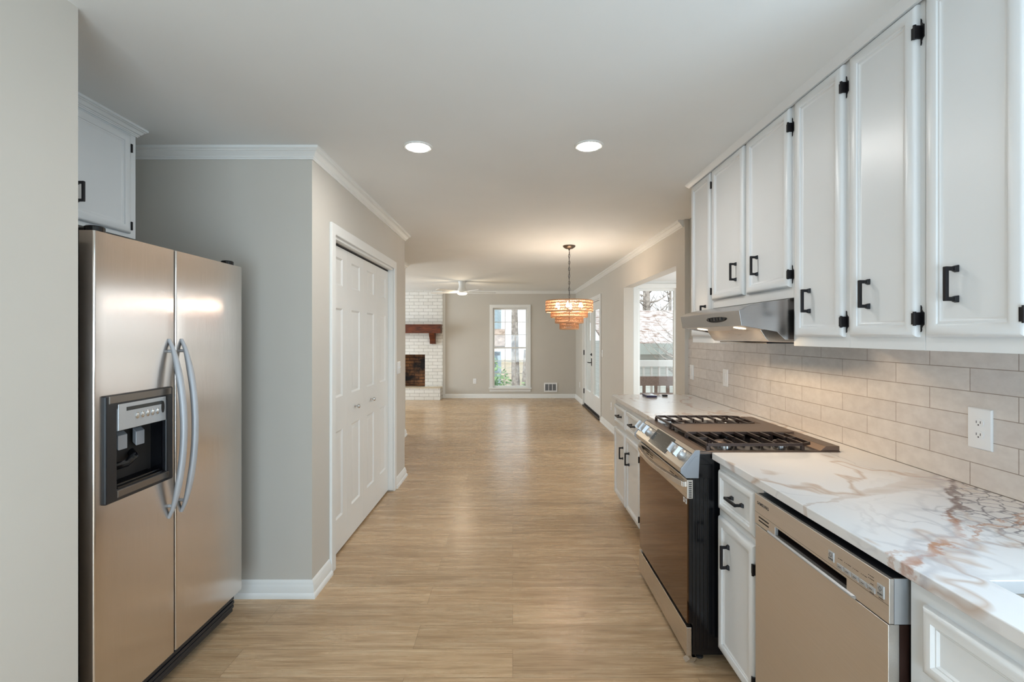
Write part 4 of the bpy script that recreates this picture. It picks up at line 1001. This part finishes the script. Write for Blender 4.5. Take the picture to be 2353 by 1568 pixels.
# ------------------------------------------------------------------ windows and glazed doors
def holder(name, base):
    o = bpy.data.objects.new(name, None); COL.objects.link(o); o.location = base; BASE[o.name] = base; return struct(o)
w1 = holder('window_1', (0, 10.88, 0.24))
mb = MB(); c = 0.075
mb.cells([WX0 - c, WX0, WX1, WX1 + c], [WZ0 - 0.001, WZ1, WZ1 + c], lambda i, j: not (i == 1 and j == 0), 0, 0.02, MV)
mb.box(WX0 - c - 0.02, WX1 + c + 0.02, WZ0 - 0.03, WZ0, 0, 0.05, MV); mb.box(WX0 - c, WX1 + c, WZ0 - 0.095, WZ0 - 0.03, 0, 0.016, MV)
mb.build('casing', trim_m, w1, bevel=0.003)
def sash(parent, x0, x1, z0, z1, yy, cols, rows, fr=0.036, mun=0.014):
    mb = MB(); Mh = lambda u, v, h: (u, yy + h, v)
    mb.cells([x0, x0 + fr, x1 - fr, x1], [z0, z0 + fr, z1 - fr, z1], lambda i, j: not (i == 1 and j == 1), -0.02, 0.02, Mh)
    for k in range(1, cols): x = x0 + fr + (x1 - x0 - 2 * fr) * k / cols; mb.box(x - mun / 2, x + mun / 2, z0 + fr, z1 - fr, -0.012, 0.012, Mh)
    for k in range(1, rows): z = z0 + fr + (z1 - z0 - 2 * fr) * k / rows; mb.box(x0 + fr, x1 - fr, z - mun / 2, z + mun / 2, -0.011, 0.011, Mh)
    so = mb.build('sash', trim_m, parent)
    MB().box(x0 + fr * .6, x1 - fr * .6, z0 + fr * .6, z1 - fr * .6, -0.002, 0.002, Mh).build('pane', glass_m, so)
zm = 1.145
sash(w1, WX0, WX1, zm - 0.02, WZ1, 10.965, 3, 3); sash(w1, WX0, WX1, WZ0, zm + 0.018, 10.92, 3, 3)
w2 = holder('window_2', (1.99, BY1, BGZ0))
mb = MB(); Mb = lambda u, v, h: (u, BY1 - h, v)
mb.cells([1.655, BGX0, BGX1, BGX1 + 0.07], [BGZ0 - 0.06, BGZ0, BGZ1, BGZ1 + 0.06], lambda i, j: not (i == 1 and j == 1), 0, 0.018, Mb)
mb.build('casing', trim_m, w2, bevel=0.003)
sash(w2, BGX0, BGX1, BGZ0, BGZ1, BY1 + 0.05, 1, 1, 0.036)
w3 = holder('window_3', (2.70, 5.4, 0.5))
def sash_x(parent, y0, y1, z0, z1, xx, cols, rows, fr=0.045, mun=0.014, mapx=None):
    mb = MB(); Mh = mapx or (lambda u, v, h: (xx + h, u, v))
    mb.cells([y0, y0 + fr, y1 - fr, y1], [z0, z0 + fr, z1 - fr, z1], lambda i, j: not (i == 1 and j == 1), -0.02, 0.02, Mh)
    for k in range(1, cols): y = y0 + fr + (y1 - y0 - 2 * fr) * k / cols; mb.box(y - mun / 2, y + mun / 2, z0 + fr, z1 - fr, -0.012, 0.012, Mh)
    so = mb.build('sash', trim_m, parent)
    MB().box(y0 + fr * .6, y1 - fr * .6, z0 + fr * .6, z1 - fr * .6, -0.002, 0.002, Mh).build('pane', glass_m, so)
sash_x(w3, 4.5, 5.4, 0.5, 2.08, 2.75, 1, 1); sash_x(w3, 5.4, 6.3, 0.5, 2.08, 2.75, 1, 1)
w4 = holder('window_4', (0, -2.2, 0.08)); sash(w4, -0.95, 0.0, 0.08, 2.1, -2.26, 1, 1); sash(w4, 0.0, 0.95, 0.08, 2.1, -2.26, 1, 1)
w5 = holder('window_5', (1.6, 0.42, 1.1)); sash_x(w5, 0.05, 0.80, 1.10, 2.10, 1.635, 1, 1)
w6 = holder('added_window_6', (-5.0, 8.9, 0.55)); sash_x(w6, 7.6, 8.9, 0.55, 2.1, -5.06, 1, 1); sash_x(w6, 8.9, 10.2, 0.55, 2.1, -5.06, 1, 1)  # unseen window, added to go with the family room fill lamp
# glazed double doors in the dining wall
d2 = bpy.data.objects.new('door_2', None); COL.objects.link(d2); d2.location = DW(0, (FD0 + FD1) / 2, 0); d2.rotation_euler = (0, 0, T2); struct(d2); BASE['door_2'] = (0, (FD0 + FD1) / 2, 0)
MD2 = lambda u, v, h: (-h, u, v)
mb = MB(); c = 0.068
mb.cells([FD0 - c, FD0, FD1, FD1 + c], [0.0, FDZ, FDZ + c], lambda i, j: not (i == 1 and j == 0), 0.0005, 0.018, MD2)
mb.cells([FD0, FD0 + 0.02, FD1 - 0.02, FD1], [0.0, FDZ - 0.02, FDZ], lambda i, j: not (i == 1 and j == 0), -0.13, 0.004, MD2)
mb.build('casing', trim_m, d2, bevel=0.002)
MB().box(FD0 + 0.02, FD1 - 0.02, 0, 0.028, -0.13, 0.03, MD2).build('threshold', plain('bronze_threshold', s(70, 58, 50), 0.4, 0.6), d2)
ym = (FD0 + FD1) / 2 - 0.02
for (a, b) in ((FD0 + 0.022, ym - 0.002), (ym + 0.002, FD1 - 0.022)):
    mb = MB(); st = 0.115
    mb.cells([a, a + st, b - st, b], [0.032, 0.345, 1.885, FDZ - 0.025], lambda i, j: not (i == 1 and j == 1), -0.055, -0.012, MD2)
    mb.cells([a + st - 0.012, a + st + 0.012, b - st - 0.012, b - st + 0.012], [0.333, 0.357, 1.873, 1.897], lambda i, j: not (i == 1 and j == 1), -0.012, -0.004, MD2)
    dl = mb.build('door_leaf', trim_m, d2, bevel=0.002)
    MB().box(a + st - 0.004, b - st + 0.004, 0.341, 1.889, -0.036, -0.030, MD2).build('pane', glass_m, dl)
    MB().box(a + 0.004, b - 0.004, 0.034, 0.060, -0.0115, -0.006, MD2).build('sweep_strip', dark_m, dl)
    if a > ym - 0.1:
        yk = a + 0.05
        mb = MB(); mb.box(yk - 0.02, yk + 0.02, 0.86, 1.0, -0.012, -0.004, MD2); mb.tube([MD2(yk, 0.92, -0.004), MD2(yk, 0.92, 0.04), MD2(yk + 0.10, 0.92, 0.045)], 0.009, 8); mb.build('lever_handle', black_m, dl)
        MB().lathe([(0.026, 0), (0.026, 0.012), (0.008, 0.014), (0.008, 0.028), (0.002, 0.028)], None, 18, lambda x, y, z: MD2(yk + x, 1.07 + y, -0.012 + z)).build('deadbolt', black_m, dl)
        for z in (0.30, 1.08, 1.85): MB().box(b - 0.004, b + 0.014, z - 0.05, z + 0.05, -0.012, 0.006, MD2).build('hinge', black_m, dl)
    else:
        for z in (0.30, 1.08, 1.78): MB().box(a - 0.014, a + 0.004, z - 0.05, z + 0.05, -0.012, 0.006, MD2).build('hinge', black_m, dl)

# ------------------------------------------------------------------ outdoors
grass = spotty('leaf_strewn_ground', s(164, 142, 118), s(116, 112, 90), 2.5)
o = MB().box(-30, 40, 11.2, 60, -1.6, -1.5).add([(2.95, -6, -1.5), (40, -6, -1.5), (40, 11.2, -1.5), (2.95, 11.2, -1.5)], [(0, 1, 2, 3)]).build('ground', grass); struct(o)
hill = MB().prism([(9.5, -1.6), (9.5, -1.2), (13, 0.6), (18, 2.2), (24, 3.4), (24, -1.6)], -4, 12.6, lambda p, q, a: (p, a, q)).build('added_slope', spotty('leafy_slope', s(176, 150, 126), s(128, 116, 92), 2.0)); struct(hill)  # unseen slope added outside the bay to dim the sky reflected in the fridge
random.seed(4)
bark = spotty('grey_bark', s(168, 158, 150), s(112, 102, 96), 6)
leafm = spotty('pale_leaf', s(140, 168, 114), s(84, 120, 74), 3)
leafd = spotty('dry_leaf', s(190, 160, 130), s(150, 110, 84), 3)
def tree(label, x, y, r, h, lean=0.0, branches=10, seed=1, z0=-1.5, bl=1.6, bz=0.4):
    rnd = random.Random(seed); t = thing('tree', label, 'tree', (x, y, z0))
    pts = []; rs = []
    for k in range(9):
        q = k / 8; pts.append((x + lean * q * h + 0.06 * math.sin(3 * q + seed), y + 0.05 * math.cos(4 * q), z0 + h * q)); rs.append(r * (1.25 if k == 0 else 1 - 0.72 * q))
    MB().tube(pts, rs, 12).build('trunk', bark, t)
    mb = MB()
    for b in range(branches):
        q = bz + (1 - bz) * rnd.random(); a = rnd.uniform(0, 2 * PI); L_ = bl * (1.2 - q) * rnd.uniform(.6, 1.2)
        p = Vector((x + lean * q * h, y, z0 + h * q)); d = Vector((math.cos(a), math.sin(a), rnd.uniform(.2, .8)))
        c1 = [p, p + d * L_ * .4, p + d * L_ * .7 + Vector((0, 0, .1 * L_)), p + d * L_ + Vector((0, 0, .3 * L_))]
        mb.tube(c1, [r * .28, r * .2, r * .13, r * .04], 6)
        for s2 in range(5):
            pp = c1[1 + s2 % 3]; d2_ = Vector((rnd.uniform(-1, 1), rnd.uniform(-1, 1), rnd.uniform(-.2, 1))).normalized() * L_ * .45
            mb.tube([pp, pp + d2_ * .5, pp + d2_ + Vector((0, 0, .08))], [r * .09, r * .06, r * .02], 4)
    mb.build('branches', bark, t)
    return t
def bush(label, x, y, z0, rx, rz, n, m, seed, size=0.07):
    rnd = random.Random(seed); t = thing('bush', label, 'bush', (x, y, z0)); mb = MB()
    for i in range(n):
        a = rnd.uniform(0, 2 * PI); rr = rx * math.sqrt(rnd.random()); z = z0 + rz * rnd.random() ** .8 * (1 - .4 * (rr / rx) ** 2)
        p = Vector((x + rr * math.cos(a), y + rr * math.sin(a), z)); u = Vector((rnd.uniform(-1, 1), rnd.uniform(-1, 1), rnd.uniform(-.6, .6))).normalized() * size; v = u.orthogonal().normalized() * size * .4
        mb.add([p - u, p + v, p + u, p - v], [(0, 1, 2, 3)])
    mb.build('foliage', m, t); mb = MB()
    for i in range(7):
        a = i * 0.9; mb.tube([(x + .05 * math.cos(a), y + .05 * math.sin(a), z0), (x + rx * .5 * math.cos(a), y + rx * .5 * math.sin(a), z0 + rz * .8)], [.015, .005], 5)
    mb.build('stems', bark, t); return t
# seen through the far window
t = thing('neighbour_house', 'pale blue sided neighbouring house seen through the left of the far window', 'house', (-3.5, 20, -1.5))
sid = siding_mat('blue_grey_siding', s(150, 168, 178)); roofm = spotty('leafy_shingle', s(164, 144, 130), s(122, 102, 88), 5)
MB().box(-8, -0.62, 19.5, 26, -1.5, 4.6).build('wall', sid, t)
mb = MB(); mb.prism([(18.3, 0.95), (19.5, 1.62), (19.5, 1.70), (18.2, 1.02)], -8, -0.30, lambda p, q, a: (a, p, q)); mb.build('porch_roof', roofm, t)
MB().box(-8, -0.28, 18.22, 18.32, 0.82, 0.98).build('fascia', trim_m, t)
MB().box(-1.25, -0.85, 19.44, 19.52, 2.2, 3.3).build('window_frame', trim_m, t)
MB().box(-7.9, -0.5, 18.4, 19.4, 0.66, 0.76).build('porch_beam', plain('dark_beam', s(84, 78, 76), 0.6), t)
tree('pale tall tree trunk standing in the middle of the far window view', 0.12, 15.5, 0.16, 8, 0.0, 12, 3, bz=.5)
tree('thick grey leaning tree trunk at the lower right of the far window', 0.42, 14.4, 0.26, 2.5, 0.02, 2, 8, bl=.5)
bush('green leafy bush at the lower left of the far window', -0.50, 13.2, -1.5, 0.55, 2.3, 900, leafm, 2)
bush('green leafy bush beneath the middle of the far window', 0.30, 13.0, -1.5, 0.22, 1.75, 300, leafm, 5)
# deck, railing and roof seen through the bay window
deckm = wood_mat('brown_deck_board', s(142, 120, 108), s(116, 94, 84), (14, 1.2, 14), 0.7)
mb = MB()
for k in range(56): mb.box(2.95, 6.2, 2.0 + k * 0.145, 2.0 + k * 0.145 + 0.138, -0.10, -0.06)
struct(mb.build('deck', deckm))
t = thing('deck_railing', 'white deck railing with balusters outside the bay window', 'railing', (3.4, 9.2, -0.06))
RYd = 9.2
MB().box(2.3, 5.6, RYd - 0.06, RYd + 0.08, 0.83, 0.945).build('top_rail', trim_m, t)
MB().box(2.3, 5.6, RYd - 0.02, RYd + 0.03, 0.08, 0.14).build('bottom_rail', trim_m, t)
for k in range(22):
    x = 2.36 + k * 0.15; MB().box(x, x + 0.035, RYd - 0.018, RYd + 0.018, 0.14, 0.83).build('baluster', trim_m, t)
MB().box(5.50, 5.62, 2.0, RYd - 0.06, 0.83, 0.945).build('top_rail', trim_m, t)
MB().box(5.53, 5.58, 2.0, RYd - 0.06, 0.08, 0.14).build('bottom_rail', trim_m, t)
for k in range(46):
    y = 2.1 + k * 0.15; MB().box(5.537, 5.573, y, y + 0.035, 0.14, 0.83).build('baluster', trim_m, t)
for x in (2.30, 5.5): MB().box(x, x + 0.09, RYd - 0.045, RYd + 0.045, -0.06, 0.98).build('post', trim_m, t)
t = thing('deck_bench', 'brown wooden bench back in front of the white deck railing', 'bench', (3.4, 8.6, -0.06))
MB().box(2.3, 5.4, 8.78, 8.83, 0.50, 0.67).build('back_board', deckm, t)
MB().box(2.3, 5.4, 8.35, 8.78, 0.32, 0.37).build('seat', deckm, t)
for x in (2.5, 3.5, 4.5): MB().box(x, x + 0.07, 8.5, 8.78, -0.06, 0.32).build('leg', deckm, t)
for k in range(14): MB().box(2.4 + k * .22, 2.45 + k * .22, 8.785, 8.825, 0.37, 0.50).build('slat', deckm, t)
t = thing('garage_roof_house', 'low outbuilding with a leaf-strewn sunlit roof beyond the deck railing', 'outbuilding', (7, 15, -1.5))
snow = spotty('leaf_strewn_roof', s(182, 174, 172), s(116, 90, 76), 4.5, 0.44, 0.64)
MB().prism([(13.4, 1.22), (17.5, 2.35), (17.5, 2.28), (13.4, 1.14)], 2.6, 11, lambda p, q, a: (a, p, q)).build('roof', snow, t)
MB().box(2.6, 11, 13.33, 13.42, 0.90, 1.20).build('fascia', plain('sage_fascia', s(148, 154, 150), 0.6), t)
MB().box(2.8, 10.8, 13.9, 17.4, -1.5, 1.25).build('wall', siding_mat('pale_sage_siding', s(196, 200, 198)), t)
tree('bare dark branching tree above the roof in the bay window view', 5.3, 18.6, 0.17, 7, 0.0, 26, 21, bz=.35, bl=1.7)
tree('slim bare tree at the right of the bay window view', 7.0, 21.4, 0.10, 7, 0.0, 26, 31, bz=.3, bl=1.7)
tree('thin bare sapling in front of the low roof in the bay window view', 4.25, 12.3, 0.045, 6.0, 0.0, 30, 57, bz=.3, bl=1.1)
tree('bare twiggy tree far behind the roof in the bay window', 7.0, 25.5, 0.14, 8, 0.02, 26, 41, bz=.3, bl=1.9)
